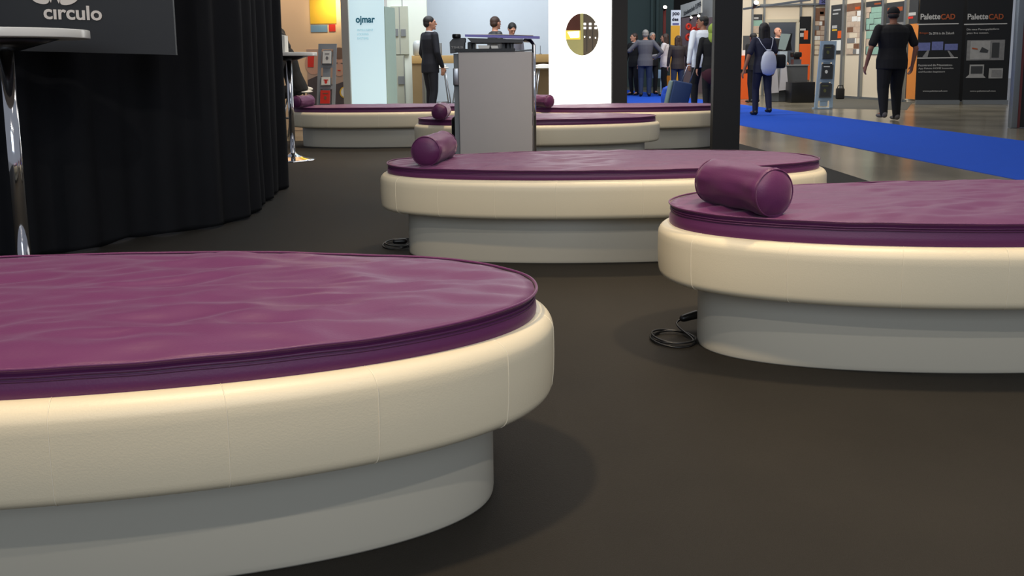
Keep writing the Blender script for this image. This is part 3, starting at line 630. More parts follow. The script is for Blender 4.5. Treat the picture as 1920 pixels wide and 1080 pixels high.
mb = MB(); mb.rect(FB, 1317, -30, 1345, 33, .05, -.3); tag(mb.build('fascia_wall', mat('dull_white', (150, 150, 146), .7)), 'dull white upper booth panel right of the fascia board', 'panel')
for i, (x, y, r) in enumerate(((1291, 50, 6), (1302, 58, 7), (1291, 70, 6.5), (1311, 49, 6))):
    c = FB.pt(x, y, -.75); k = r*22.5/F; rot = Matrix.Rotation(PI/2, 3, 'X')
    mb = MB(); mb.tube([c+Vector((k*.7*math.cos(t*PI/10), 0, k*.85*math.sin(t*PI/10))) for t in range(20)], k*.45, 8, closed=True)
    tag(mb.build('swim_ring', mat('orange_red_vinyl', (222, 52, 26), .4)), ('top left', 'middle', 'lowest', 'right hand')[i]+' orange red swim ring on the mauve booth wall', 'swim ring', 'swim rings on the booth wall')
floodlamp(1296, 33, 23.3, .035, 'left one of two small spotlights under the fascia board', (.0, .12, .10)); floodlamp(1310, 30, 22.8, .04, 'right one of two small spotlights under the fascia board', (.0, .12, .10))
# table / plants glimpses behind the group
q = at(1235, 145, 25.4); mb = MB(); mb.box((q.x-.14, 25.4, .45), (q.x+.12, 25.7, .72), bev=.01); mb.box((q.x-.12, 25.45, 0), (q.x-.09, 25.5, .45)); mb.box((q.x+.07, 25.45, 0), (q.x+.10, 25.5, .45)); tag(mb.build('side_stand', mat('pale_blue_box', (150, 180, 206), .6)), 'small pale blue box on legs between the standing people', 'stand')
q = at(1254, 135, 25.5); mb = MB(); mb.rect(YP(24.6), 1248, 118, 1259, 152, .03); tag(mb.build('orange_board', mat('ochre_board', (206, 130, 30), .6)), 'orange board leaning between woman in blouse and woman in vest', 'board'); bpy.data.objects['orange_board'].location.z = 0
# ================================================================== RIGHT BOOTHS
W4 = YP(22.6)
mb = MB(); a = W4.pt(1380, 100); b = W4.pt(1437, 100); c = W4.pt(1492, 100); d = W4.pt(1552, 100); zd = W4.pt(1460, 42).z; top = 3.1
mb.box((a.x, 22.6, 0), (b.x, 22.68, top)); mb.box((c.x, 22.6, 0), (d.x, 22.68, top)); mb.box((b.x, 22.6, zd), (c.x, 22.68, top)); struct(mb, 'wall_booth', 'panel_e')
mb = MB(); mb.box((b.x-1, 25, 0), (c.x+1.5, 25.1, 3.4)); struct(mb, 'wall_room', 'dooropen')
mb = MB(); mb.rect(W4, 1433, 36, 1496, 42, .05, .01); mb.rect(W4, 1490, 42, 1496, 187, .05, .01, floor=True); mb.rect(W4, 1433, 42, 1438, 187, .05, .01, floor=True); struct(mb, 'door_1', mat('door_trim', (196, 188, 166), .5))
for i, px in enumerate((1409, 1431, 1499, 1524)):
    mb = MB(); mb.rect(W4, px-1.6, -40, px+1.6, 187, .06, .02, floor=True); tag(mb.build('panel_post', 'alu'), 'aluminium panel post, number %s from the left on the rear white booth wall' % ('one', 'two', 'three', 'four')[i], 'post', 'posts of the rear booth wall')
mb = MB(); mb.rect(W4, 1425, 7, 1562, 10.5, .07, .03); tag(mb.build('header_beam', 'alu'), 'horizontal aluminium beam across the rear white booth', 'beam')
mb = MB(); p = [at(1393, 15, 19.5), at(1393, 18.5, 19.5), at(1517, 1, 15.5), at(1517, -2.5, 15.5)]; mb.prism(p, (.05, .05, 0)); tag(mb.build('truss_beam', 'alu'), 'slanting light aluminium beam above the backpack woman', 'beam')
floodlamp(1418, 5, 18.3, .06, 'bright spotlight on the slanting beam above the white booth', (.0, .25, -.12))
# room poster (left strip)
def photo(pl, x0, y0, x1, y1, label, tiles, frame='print_dark', off=.0):
    root = empty('poster', pl.pt((x0+x1)/2, y1, off), 0, label, 'poster')
    MB().rect(pl, x0, y0, x1, y1, .012, off).build('sheet', frame, root)
    mb = MB(); mats = []
    for (u0, v0, u1, v1, m) in tiles:
        if m not in mats: mats.append(m)
        mb.rect(pl, x0+(x1-x0)*u0, y0+(y1-y0)*v0, x0+(x1-x0)*u1, y0+(y1-y0)*v1, .003, off+.013, mats.index(m))
    mb.build('print', mats, root); return root
photo(W4, 1412, 27, 1429, 62, 'small dark headed interior poster at the left of the rear wall', [(.1, .15, .6, .25, 'ink_grey'), (0, .32, 1, .62, 'print_teal'), (0, .62, 1, 1, 'print_cream')], off=.01)
root = photo(W4, 1498, 31, 1519, 150, 'black and orange vertical banner beside the doorway', [(.45, .22, .8, .36, 'orange'), (.1, .26, .42, .32, 'ink_grey'), (.1, .19, .6, .22, 'ink_grey'), (0, .43, 1, 1, 'orange')], 'banner', off=.08)
def collage(seed, cols, rows, mats, top=.0, header=None):
    rnd = random.Random(seed); out = []
    if header: out.append((0, 0, 1, header[0], header[1])); out.append((.55, header[0]*.45, .92, header[0]*.8, header[2]))
    y0 = max(top, header[0] if header else 0)
    for r in range(rows):
        cuts = [0]+sorted(rnd.uniform(.15, .85) for _ in range(cols-1))+[1]
        a, b = y0+(1-y0)*r/rows, y0+(1-y0)*(r+1)/rows-.008
        for c in range(cols): out.append((cuts[c]+.012, a+rnd.uniform(0, .012), cuts[c+1]-.012, b, rnd.choice(mats)))
    return out
CM = ['print_cream', 'print_cream', 'panel_e', 'paper', 'print_brown', 'print_grey', 'print_cream']
p0 = fl(1550, 181); p1 = fl(1705, 191.5); W5 = Pl((p0.x, p0.y), (p1.x, p1.y))
mb = MB(); a = W5.pt(1550.5, 100); b = W5.pt(1722, 100); mb.prism([(a.x, a.y, 0), (b.x, b.y, 0), (b.x, b.y, 3.3), (a.x, a.y, 3.3)], -W5.n*.08); struct(mb, 'wall_right', 'panel_e')
for i, px in enumerate((1552, 1584, 1619, 1658, 1700)):
    mb = MB(); mb.rect(W5, px-2, -60, px+2, 190, .07, .001, floor=True); tag(mb.build('panel_post', 'alu'), 'aluminium panel post, number %s from the left on the white poster wall' % ('one', 'two', 'three', 'four', 'five')[i], 'post', 'posts of the poster wall')
mb = MB(); mb.rect(W5, 1550, 182, 1700, 186, .03, .0, floor=True); struct(mb, 'baseboard_right', 'alu')
photo(W4, 1527, 15, 1546, 103, 'collage poster with brown header left of the pale blue rack', collage(3, 3, 8, CM, header=(.17, 'print_brown', 'ink_grey')), 'print_brown', off=.01)
photo(W5, 1558, 9, 1581, 101, 'dark poster with orange oval above the pale blue rack', [(.2, .09, .8, .12, 'ink_grey'), (.15, .17, .6, .2, 'ink_grey'), (.1, .42, .5, .48, 'ink_grey'), (.1, .5, .5, .53, 'yellow'), (.55, .53, .85, .68, 'orange'), (0, .72, 1, .93, 'paper')], off=.01)
photo(W5, 1588, 6, 1616, 102, 'collage poster of brown bathroom photos right of the rack', collage(5, 3, 8, CM, header=(.15, 'print_brown', 'orange')), 'print_cream', off=.01)
photo(W5, 1624, 2, 1655, 56, 'upper interior photo poster left of the man in black', [(0, 0, 1, .17, 'print_dark'), (.5, .06, .9, .12, 'ink_orange')]+collage(8, 2, 4, ['print_teal', 'print_cream', 'print_brown', 'print_teal'], top=.2), off=.01)
photo(W5, 1624, 58, 1655, 102, 'lower interior photo poster beside the elbow of the man in black', collage(9, 3, 3, ['print_teal', 'paper', 'print_dark', 'print_cream']), off=.01)
photo(W5, 1661, 4, 1696, 100, 'dark poster mostly hidden behind the head of the man in black', [(.1, .1, .9, .18, 'ink_orange'), (0, .4, 1, 1, 'print_grey')], off=.01)
root = photo(W5, 1702, -10, 1719, 186, 'narrow black over orange banner left of the black banners', [(0, .28, 1, 1, mat('ochre_orange', (206, 128, 58), .5)), (.1, .17, .9, .2, 'ink_grey'), (.05, .21, .6, .23, 'red')], 'print_dark', off=.08)
root = empty('hall_number_sign', W4.pt(1549, 4, .5), 0, 'small violet booth number sign reading 5081', 'sign')
S5 = YP(22.45); MB().rect(S5, 1536, -14, 1562, 8, .03).build('board', 'purple_sign', root); text('lettering', '5081', S5, 1540, -2, 1557, 6, 'dnavy', root, off=.03, bold=.02)
# counters, screens
def boxthing(name, pl, x0, y0, x1, y1, depth, m, label, cat, floor=True):
    mb = MB(); a = pl.pt(x0, (y0+y1)/2); b = pl.pt(x1, (y0+y1)/2); z1 = pl.pt((x0+x1)/2, y0).z; z0 = 0 if floor else pl.pt((x0+x1)/2, y1).z
    mb.box((a.x, a.y, z0), (b.x, a.y+depth, z1), bev=.006); return tag(mb.build(name, m), label, cat)
Q = YP(20.4)
root = empty('counter', (Q.pt(1400, 184).x, 20.6, 0), 0, 'bright orange counter at the left edge of the right hand booth', 'counter')
a = Q.pt(1378, 150); b = Q.pt(1407, 150); z1 = Q.pt(1400, 104).z
MB().box((a.x, 20.4, 0), (b.x, 20.8, z1)).build('body', 'orange', root); MB().box((a.x, 20.39, Q.pt(1400, 137).z), (b.x-.05, 20.4, Q.pt(1400, 130).z)).build('dark_stripe', 'black', root)
root = empty('monitor', Q.pt(1404, 104), 0, 'dark computer monitor standing on the orange counter', 'monitor')
MB().rect(YP(20.7), 1393, 67, 1413, 94, .04).build('screen', 'dgrey', root); q = YP(20.7).pt(1403, 100); MB().box((q.x-.05, 20.7, z1), (q.x+.05, 20.74, z1+.16)).build('stand', 'black', root)
mb = MB(); mb.rect(YP(20.5), 1391, 93, 1404, 103, .03); o = tag(mb.build('telephone', 'paper'), 'small white device with dark keys on the orange counter', 'telephone'); o.location.z = z1
V = YP(19.0)
root = empty('counter', (V.pt(1489, 184).x, 19.2, 0), 0, 'dark grey display counter behind the woman with the white sack', 'counter')
a = V.pt(1462, 150); b = V.pt(1514, 150); z1 = V.pt(1490, 121).z
MB().box((a.x, 19.0, 0), (b.x, 19.4, z1-.03)).build('body', 'dgrey', root); MB().box((a.x, 18.98, z1-.03), (b.x+.02, 19.42, z1)).build('worktop', 'mgrey', root)
boxthing('pedestal', V, 1445, 122, 1461.5, 188, .4, 'mgrey', 'light grey pedestal left of the dark grey counter', 'pedestal')
q = V.pt(1470, 110); mb = MB(); mb.box((V.pt(1463, 100).x, 19.05, z1), (V.pt(1478, 100).x, 19.3, V.pt(1470, 96).z), bev=.005); tag(mb.build('display_riser', mat('pale_grey_box', (150, 162, 172), .5)), 'pale grey riser box carrying the tilted screen', 'riser')
root = empty('tilted_screen', V.pt(1470, 95), 0, 'tilted grey touch screen on the pale riser box', 'monitor')
mb = MB(); mb.slab(V, [(1459, 92), (1472, 94), (1482, 64), (1464, 63)], .02, -.1); mb.build('screen', 'screen', root)
mb = MB(); mb.slab(V, [(1466, 95), (1482, 95), (1480, 80), (1483, 63), (1481, 63), (1472, 92)], .1, -.25); mb.build('stand', 'black', root)
root = empty('coffee_machine', (V.pt(1499, 121).x, 19.2, z1), 0, 'black topped coffee machine on the dark grey counter', 'machine')
q = V.pt(1498, 121); MB().box((q.x-.09, 19.1, z1+.0), (q.x+.09, 19.3, z1+.12)).build('body', 'steel', root); MB().box((q.x-.11, 19.08, z1+.17), (q.x+.10, 19.33, z1+.29), bev=.03).build('hopper', 'black', root); MB().box((q.x-.03, 19.15, z1+.12), (q.x+.07, 19.27, z1+.17)).build('neck', 'black', root)
boxthing('storage_box', YP(18.4), 1484, 154, 1528, 190, .4, 'black', 'low black box in front of the dark grey counter', 'box')
# pale blue rack
leaflet_rack(YP(15.9), 1539, 1569, 77, 1527, 1561, 203, [(85, 111, 'print_dark', 'print_olive', .22, .78), (121, 148, 'print_dark', 'paper', .22, .78), (157, 183, 'print_dark', 'print_olive', .22, .78)], 'pale blue leaflet rack leaning, three dark brochures, on the polished floor', 'rackblue')
q = fl(1577, 186); root = empty('floor_bag', q, 0, 'small black bag with handle by the poster wall base', 'bag')
MB().box((q.x-.10, q.y, 0), (q.x+.09, q.y+.12, .27), bev=.03).build('body', 'black_w', root); MB().tube([(q.x-.08, q.y+.06, .25), (q.x-.06, q.y+.06, .33), (q.x+.05, q.y+.06, .34), (q.x+.07, q.y+.06, .25)], .012, 8).build('handle', 'black_w', root)
# black roll-up banners
p0 = fl(1705, 195.5); p1 = fl(1885, 195.5)
def rollup(x0, x1, label, kind):
    BP = Pl((p0.x, p0.y), (p1.x, p1.y-.0)); root = empty('rollup_banner', BP.pt((x0+x1)/2, 198), 0, label, 'banner'); root.location.z = 0
    a = BP.pt(x0, 150); b = BP.pt(x1, 150); n = BP.n
    MB().prism([(a.x, a.y, .09), (b.x, b.y, .09), (b.x, b.y, 2.6), (a.x, a.y, 2.6)], n*.01).build('sheet', 'banner', root)
    MB().prism([(a.x, a.y, 0), (b.x, b.y, 0), (b.x, b.y, .09), (a.x, a.y, .09)], n*.09-n*.0).build('base_cassette', 'alu', root)
    w = x1-x0; X = lambda u: x0+w*u
    text('lettering', 'Palette', BP, X(.10), 25.5, X(.56), 36.5, 'ink_grey', root, off=.012, bold=.02); text('lettering', 'CAD', BP, X(.57), 26, X(.90), 36.5, 'ink_orange', root, off=.012, bold=.02)
    mb = MB(); mb.rect(BP, X(.02), 44, X(.98), 46, .003, .011); mb.build('rule', 'ink_grey', root)
    if kind == 0:
        mb = MB(); mb.rect(BP, X(.02), 107.5, X(.96), 109.5, .003, .011); mb.build('rule', 'ink_grey', root)
        text('lettering', 'Bringen', BP, X(.08), 60, X(.28), 64.5, 'ink_orange', root, off=.012); text('lettering', 'Sie 2016 in die Zukunft', BP, X(.30), 60, X(.88), 64.5, 'ink_grey', root, off=.012)
        mb = MB(); mb.rect(BP, X(.03), 80, X(.32), 95, .003, .011, 0); mb.rect(BP, X(.36), 78, X(.62), 94, .003, .011, 0); mb.rect(BP, X(.66), 82, X(.96), 94, .003, .011, 0); mb.slab(BP, [(X(.14), 107), (X(.26), 107), (X(.3), 94), (X(.26), 94)], .003, .012, 1); mb.slab(BP, [(X(.8), 107), (X(.88), 107), (X(.76), 95), (X(.72), 95)], .003, .012, 1); mb.build('picture', ['print_blue', 'print_grey'], root)
        for i, s_ in enumerate(('Faszinierend die Präsentations-', 'App Palette HOME kostenlos', 'und Kunden begeistern')): text('lettering', s_, BP, X(.05), 120+6.5*i, X((.84, .86, .66)[i]), 124+6.5*i, 'ink_grey', root, off=.012)
        text('lettering', 'www.palettecad.com', BP, X(.15), 169, X(.72), 173, 'ink_grey', root, off=.012)
    else:
        text('lettering', 'Die neue Planungsplattform', BP, X(.08), 53, X(.80), 57.5, 'ink_grey', root, off=.012); text('lettering', 'jetzt live nutzen.', BP, X(.08), 60, X(.57), 64.5, 'ink_grey', root, off=.012)
        mb = MB(); mb.rect(BP, X(.08), 75, X(.92), 113, .003, .011, 0); mb.rect(BP, X(.16), 77, X(.60), 111, .003, .0145, 1); mb.rect(BP, X(.64), 80, X(.80), 108, .003, .0145, 2); mb.slab(BP, [(X(.36), 98), (X(.42), 88), (X(.56), 94), (X(.54), 99)], .003, .018, 2); mb.slab(BP, [(X(.2), 89), (X(.32), 91), (X(.32), 93), (X(.2), 92)], .003, .018, 3)
        mb.rect(BP, X(.14), 121, X(.46), 140, .003, .0145, 1); mb.slab(BP, [(X(.05), 146), (X(.5), 146), (X(.44), 140), (X(.13), 140)], .003, .0145, 1); mb.rect(BP, X(.17), 124, X(.43), 138, .003, .018, 2); mb.rect(BP, X(.57), 128, X(.88), 147, .003, .0145, 1); mb.rect(BP, X(.63), 131, X(.85), 144, .003, .018, 0); mb.build('picture', ['print_grey', mat('pale_photo_print', (150, 150, 148), .6, var=.2, nscale=10), 'print_dark', 'ink_orange'], root)
        text('lettering', 'www.palettecad.com', BP, X(.15), 169, X(.72), 173, 'ink_grey', root, off=.012)
rollup(1718, 1799, 'left black roll-up banner reading PaletteCAD with blue screens', 0)
rollup(1806, 1890, 'right black roll-up banner reading PaletteCAD with laptop and tablet', 1)
mb = MB(); a = fl(1700, 196); mb.prism([fl(1712, 192)+Vector((0, .5, 0)), fl(1908, 192)+Vector((0, .5, 0)), fl(1908, 192)+Vector((0, .5, 3.3)), fl(1712, 192)+Vector((0, .5, 3.3))], (0, .08, 0)); struct(mb, 'wall_dark_booth', 'black_matt')
c = fl(1903, 240)
root = empty('booth_upright', c, 0, 'grey aluminium upright with red edge at the right border', 'post')
MB().box((c.x-.055, c.y, 0), (c.x+.03, c.y+.08, 3.2), bev=.006).build('profile', 'alu', root); MB().box((c.x+.031, c.y+.02, 0), (c.x+.075, c.y+.08, 3.2)).build('red_strip', mat('dull_red', (110, 52, 50), .6), root)
mb = MB(); mb.prism([(c.x+.09, c.y+.05, 0), (c.x+3.0, c.y-.9, 0), (c.x+3.0, c.y-.9, 3.1), (c.x+.09, c.y+.05, 3.1)], (0, .06, 0)); struct(mb, 'wall_edge', 'black_matt')
# ================================================================== PEOPLE
def human(loc, rz, h, label, sk='skin', hair=('hair_b', 'short'), top='black_w', legs='black_w', shoes='shoe', bulk=1.0, lean=0, headturn=0, arms=None, stride=0, short=False, vox=.0095, sit=False, coat=False, spread=.10, skirt=0, extra=None, collar=None, face=True, nod=0):
    s = h/1.76; root = empty('person', (loc[0], loc[1], loc[2]+.004), rz, label, 'person')
    R = Matrix.Rotation(lean, 3, 'X'); hipz = .93
    def up(p): p = Vector(p); return (R @ (p-Vector((0, 0, hipz)))+Vector((0, 0, hipz)))*s
    arms = arms or {}
    def arm(sd):
        d = arms.get('L' if sd < 0 else 'R', {})
        sh = up((sd*.175*bulk, 0, 1.43)); el = Vector(d['el'])*s if 'el' in d else up((sd*.235*bulk, .02, 1.14)); wr = Vector(d['wr'])*s if 'wr' in d else up((sd*.245*bulk, -.05, .89))
        return sh, el, wr
    if sit:
        knee = lambda sd: Vector((sd*.11, -.42, .80))*s; ank = lambda sd: Vector((sd*.10, -.40, .38))*s
    else:
        knee = lambda sd: Vector((sd*(.05+spread*.5)*bulk**.5, -.03-stride*sd*.11, .50))*s
        ank = lambda sd: Vector((sd*spread*bulk**.5, -stride*sd*.20+.02, .085+(.05 if stride*sd < 0 else 0)))*s
    torso = [(.86, .150, .105), (.95, .168, .118), (1.02, .155, .108), (1.12, .142, .100), (1.24, .160, .112), (1.36, .178, .115), (1.43, .165, .095), (1.475, .09, .065), (1.50, .06, .058)]
    def rings(mb, lst, infl=0, n=20):
        vs = []
        for z, a, b in lst:
            for k in range(n):
                t = 2*PI*k/n; vs.append(up(((a*bulk+infl)*math.cos(t), (b*bulk+infl)*math.sin(t), z)))
        m_ = len(lst); fs = [(i*n+k, i*n+(k+1) % n, (i+1)*n+(k+1) % n, (i+1)*n+k) for i in range(m_-1) for k in range(n)]+[tuple(range(n))[::-1], tuple((m_-1)*n+k for k in range(n))]
        mb.add(vs, fs, 0, True)
    hc = up((0, -.015, 1.635)); HR = Matrix.Rotation(headturn, 3, 'Z') @ Matrix.Rotation(lean*.4+nod, 3, 'X')
    hp = lambda x, y, z: hc+HR @ (Vector((x, y, z))*s)
    def rm(mb, name, m, parent, vx=None, smooth=4):
        o = mb.build(name, m, parent, world=False)
        md = o.modifiers.new('r', 'REMESH'); md.mode = 'VOXEL'; md.voxel_size = vx or vox; md.use_smooth_shade = True
        ms = o.modifiers.new('s', 'SMOOTH'); ms.iterations = smooth; ms.factor = .5
        bake(o)
        if not o.data.materials: o.data.materials.append(M[m])
        return o
    # body
    b = MB(); rings(b, torso)
    b.cap(up((0, .01, 1.46)), hp(0, .015, -.06), .056*s, .052*s)
    b.ell(hc, (.072*s, .092*s, .112*s), 20, rot=HR); b.ell(hp(0, -.03, -.055), (.055*s, .062*s, .06*s), 16, rot=HR); b.ell(hp(0, .02, .03), (.077*s, .09*s, .085*s), 16, rot=HR)
    b.cap(hp(0, -.088, .022), hp(0, -.108, -.018), .009*s, .015*s); b.ell(hp(0, -.088, -.052), (.024*s, .014*s, .010*s), 10, rot=HR); b.ell(hp(0, -.082, -.092), (.024*s, .02*s, .02*s), 10, rot=HR)
    b.cap(hp(-.035, -.084, .036), hp(.035, -.084, .036), .010*s, .010*s)
    for sd in (-1, 1):
        b.ell(hp(sd*.076, .005, -.005), (.010*s, .02*s, .032*s), 10, rot=HR)
        sh, el, wr = arm(sd)
        b.cap(sh, el, .052*s*bulk**.5, .038*s); b.cap(el, wr, .040*s, .026*s)
        fd = arms.get('L' if sd < 0 else 'R', {}).get('fd'); fd = Vector(fd).normalized() if fd else (wr-el).normalized()
        side = Vector((0, -1, 0)) if abs(fd.y) < .8 else Vector((-sd, 0, .2)); side = (side-fd*side.dot(fd)).normalized(); nrm = fd.cross(side).normalized()*(-sd)
        if nrm.x*sd > 0: nrm = -nrm
        pc = wr+fd*.045*s
        for q_ in (-.026, -.009, .009, .026): b.cap(wr+side*q_*.6*s, wr+fd*.085*s+side*q_*s, .016*s, .013*s)
        for q_, L_ in ((-.030, .058), (-.010, .072), (.010, .078), (.030, .070)):
            k0 = wr+fd*.085*s+side*q_*s; k1 = k0+fd*L_*.5*s+nrm*.010*s; k2 = k1+(fd*.75+nrm*.65).normalized()*L_*.5*s
            b.cap(k0, k1, .0098*s, .0092*s, 8); b.cap(k1, k2, .0092*s, .008*s, 8)
        t0 = wr+fd*.03*s+side*.022*s; t1 = t0+(fd*.6+side*.8).normalized()*.045*s; t2 = t1+(fd*.95+side*.1+nrm*.3).normalized()*.035*s
        b.cap(t0, t1, .015*s, .011*s, 8); b.cap(t1, t2, .011*s, .009*s, 8)
        hp_ = Vector((sd*.085*bulk, 0, .92))*s
        b.cap(hp_, knee(sd), .082*s*bulk**.5, .052*s); b.cap(knee(sd), ank(sd), .05*s, .034*s)
        b.cap(ank(sd), ank(sd)+Vector((sd*.02, -.12, -.045))*s, .032*s, .026*s)
    rm(b, 'body', sk, root, vox*.85, 3)
    if face:
        for sd in (-1, 1):
            MB().ell(hp(sd*.030, -.088, .018), (.012*s, .006*s, .006*s), 10, rot=HR).build('eye', 'hair_b', root, world=False)
        MB().cap(hp(-.02, -.101, -.052), hp(.02, -.101, -.052), .0045*s, .0045*s, 8).build('mouth', mat('lips', (150, 88, 80), .5), root, world=False)
    # hair
    hb = MB(); m_, st = hair
    if st == 'cap':
        hb.ell(hp(0, .012, .035), (.090*s, .108*s, .095*s), 20, rot=HR, zmin=-.15)
        o = rm(hb, 'cap', m_, root, .009, 3)
        MB().ell(hp(.01, -.11, .035), (.07*s, .07*s, .010*s), 16, rot=HR).build('cap_brim', m_, root, world=False)
        hb = MB(); hb.ell(hp(0, .035, -.01), (.082*s, .075*s, .06*s), 16, rot=HR); rm(hb, 'hair', 'hair_b', root, .009, 3)
    elif st == 'bald':
        hb.ell(hp(0, .055, .0), (.080*s, .06*s, .06*s), 16, rot=HR); rm(hb, 'hair', m_, root, .009, 3)
    else:
        hb.ell(hp(0, .022, .038), (.086*s, .098*s, .088*s), 20, rot=HR); hb.ell(hp(0, .045, -.01), (.082*s, .072*s, .07*s), 16, rot=HR)
        if st in ('long', 'mid'):
            L_ = .34 if st == 'long' else .16
            for sd in (-1, 0, 1): hb.cap(hp(sd*.05, .05, .01), hp(sd*.065, .075, -L_), .055*s, .040*s)
            for sd in (-1, 1): hb.cap(hp(sd*.07, .0, .03), hp(sd*.085, .02, -L_*.8), .028*s, .022*s)
        rm(hb, 'hair', m_, root, .009, 4)
    # clothes
    t = MB(); ti = .018; rings(t, [(.80 if not sit else .86, .165, .122)]+[(z, a, b_) for z, a, b_ in torso[1:7]]+[(1.435, .160, .092), (1.47, .105, .072), (1.49, .07, .06)], ti)
    if coat:
        for sd in (-.5, .5): t.cap(Vector((sd*.16, .03, .95))*s, Vector((sd*.2, .02, .66))*s, .15*s, .13*s)
    for sd in (-1, 1):
        sh, el, wr = arm(sd); t.cap(up((sd*.05, .005, 1.425)), sh-Vector((0, 0, .006))*s, .062*s, .060*s)
        if short: mid = sh.lerp(el, .75); t.cap(sh, mid, .058*s*bulk**.5, .066*s)
        else: t.cap(sh, el, .063*s*bulk**.5, .052*s); t.cap(el, wr-(wr-el).normalized()*.02*s, .052*s, .040*s)
    rm(t, 'top' if short else 'jacket', top, root)
    t = MB(); rings(t, [(.82, .160, .112), (.90, .170, .122), (.99, .160, .112)], .008)
    for sd in (-1, 1):
        hp_ = Vector((sd*.088*bulk**.7, 0, .90))*s
        t.cap(hp_, knee(sd), .098*s*bulk**.8, .070*s*bulk**.8); kd = ank(sd)+Vector((0, .0, -.022))*s; t.cap(knee(sd), kd, .070*s*bulk**.8, .052*s*bulk**.3)
    rm(t, 'trousers', legs, root)
    for sd in (-1, 1):
        f = MB(); a_ = ank(sd); tilt = 0
        f.ell(a_+Vector((0, .02, -.035))*s, (.043*s, .055*s, .05*s), 14); f.ell(a_+Vector((sd*.012, -.09, -.055))*s, (.045*s, .105*s, .032*s), 14)
        o = f.build('shoe', shoes, root, world=False)
    if collar:
        c_ = MB(); c_.tube([up((.066*math.cos(k*PI/8), .064*math.sin(k*PI/8)-.005, 1.487+.008*math.sin(k*PI/8))) for k in range(16)], .014*s, 8, closed=True); c_.build('collar', collar, root, world=False)
    if extra: extra(root, up, s, hp, arm)
    return root
def PX(px, Y, py=100): return at(px, py, Y).x
human((PX(806, 13.9), 13.9, 0), 2.2, 1.78, 'person in dark navy suit standing sideways at the oak counter, hands lowered', hair=('hair_b', 'short'), top='navy', legs='navy', headturn=-.45, collar='shirt',
      arms=dict(L=dict(el=(-.24, .0, 1.14), wr=(-.19, -.13, .90), fd=(.1, -.15, -.95)), R=dict(el=(.24, .02, 1.14), wr=(.20, -.10, .90), fd=(-.1, -.1, -.95))), stride=.2)
human((PX(929, 15.6), 15.6, 0), 2.0, 1.86, 'person in dark grey top behind the counter, left of two heads above the lectern', top='print_dark', hair=('hair_br', 'short'), headturn=.3)
human((PX(958, 16.1), 16.1, 0), .3, 1.76, 'person with bowed black haired head above the lectern, right of the pair', top='grey_shirt', hair=('hair_b', 'short'), lean=.12, nod=.6, sk='skin')
bar_stool(PX(556, 10.62), 10.62, 0, 'white bar stool under the person in black coat', .62)
human((PX(554, 10.6), 10.6, -.22), -1.35, 1.70, 'person in black coat sitting bent forward at the far bar table', top='black_w', legs='black_w', hair=('hair_b', 'mid'), lean=.30, nod=.25, bulk=1.0, sit=True, arms=dict(L=dict(el=(-.25, -.22, 1.12), wr=(-.14, -.46, 1.16), fd=(.2, -1, 0)), R=dict(el=(.25, -.22, 1.12), wr=(.14, -.46, 1.16), fd=(-.2, -1, 0))))
# group on the aisle
human((PX(1189, 23.6), 23.6, 0), -.9, 1.80, 'person in black suit at the left of the talking group', top='black_w', legs='black_w', hair=('hair_br', 'short'), collar='shirt', headturn=-.3, arms=dict(L=dict(el=(-.27, .02, 1.15), wr=(-.22, -.12, .92))))
human((PX(1210, 22.7), 22.7, 0), PI-.15, 1.86, 'grey haired person in grey vest and jeans with hands on hips', top='grey_vest', legs='jeans', hair=('hair_g', 'short'), bulk=1.12, face=False,
      arms=dict(L=dict(el=(-.43, .04, 1.16), wr=(-.24, -.06, .99), fd=(.7, -.5, -.3)), R=dict(el=(.43, .04, 1.20), wr=(.36, -.25, 1.22), fd=(.1, -1, .1))))
human((PX(1223, 24.2), 24.2, 0), .2, 1.84, 'person in black jacket standing behind the grey vest', top='black_w', legs='black_w', hair=('hair_g', 'short'))
human((PX(1247, 23.0), 23.0, 0), -1.9, 1.76, 'brown haired person in pale blouse and black trousers facing the group', top='blouse', legs='black_w', hair=('hair_br', 'mid'), arms=dict(R=dict(el=(.25, -.10, 1.14), wr=(.17, -.36, 1.12), fd=(0, -1, 0)), L=dict(el=(-.25, -.10, 1.14), wr=(-.17, -.36, 1.10), fd=(0, -1, 0))))
human((PX(1271, 21.8), 21.8, 0), PI+.1, 1.66, 'person in dark down vest and jeans seen from behind', top='vest', legs='jeans', hair=('hair_br', 'mid'), bulk=1.12, face=False)
# man with suitcase
human((PX(1317, 15.8), 15.8, 0), PI+.35, 1.84, 'person in white shirt walking away pulling a blue suitcase', top='shirt', legs='black_w', hair=('hair_b', 'short'), sk='skin_d', headturn=1.0, stride=.5, bulk=1.15,
      arms=dict(R=dict(el=(.32, .10, 1.14), wr=(.37, .12, .88), fd=(0, .1, -1))))
c = at(1266, 178, 15.2); c.z = 0
root = empty('suitcase', c, 0, 'navy wheeled suitcase pulled by the person in white shirt', 'suitcase')
rot = Matrix.Rotation(math.radians(12), 3, 'Y')
def rbox(a, b, off):
    mb = MB(); mb.box(a, b, bev=.03); mb.v = [rot @ v+off for v in mb.v]; return mb
o_ = Vector((c.x, c.y, .06))
rbox((-.16, -.12, 0), (.20, .12, .54), o_).build('shell', 'case', root); rbox((-.22, -.10, 0), (-.155, .10, .52), o_).build('front_pocket', 'case_g', root)
mb = MB(); mb.tube([rot @ Vector((.02, .05, .54))+o_, rot @ Vector((.06, .05, .86))+o_, rot @ Vector((.06, -.07, .86))+o_+Vector((.12, 0, 0)), rot @ Vector((.14, -.07, .54))+o_], .009, 8); mb.build('pull_handle', 'steel', root)
for x in (-.14, .16): MB().lathe([(.045, -.015), (.045, .015)], (c.x+x, c.y-.06, .045), 20, rot=Matrix.Rotation(PI/2, 3, 'X')).build('wheel', 'black', root)
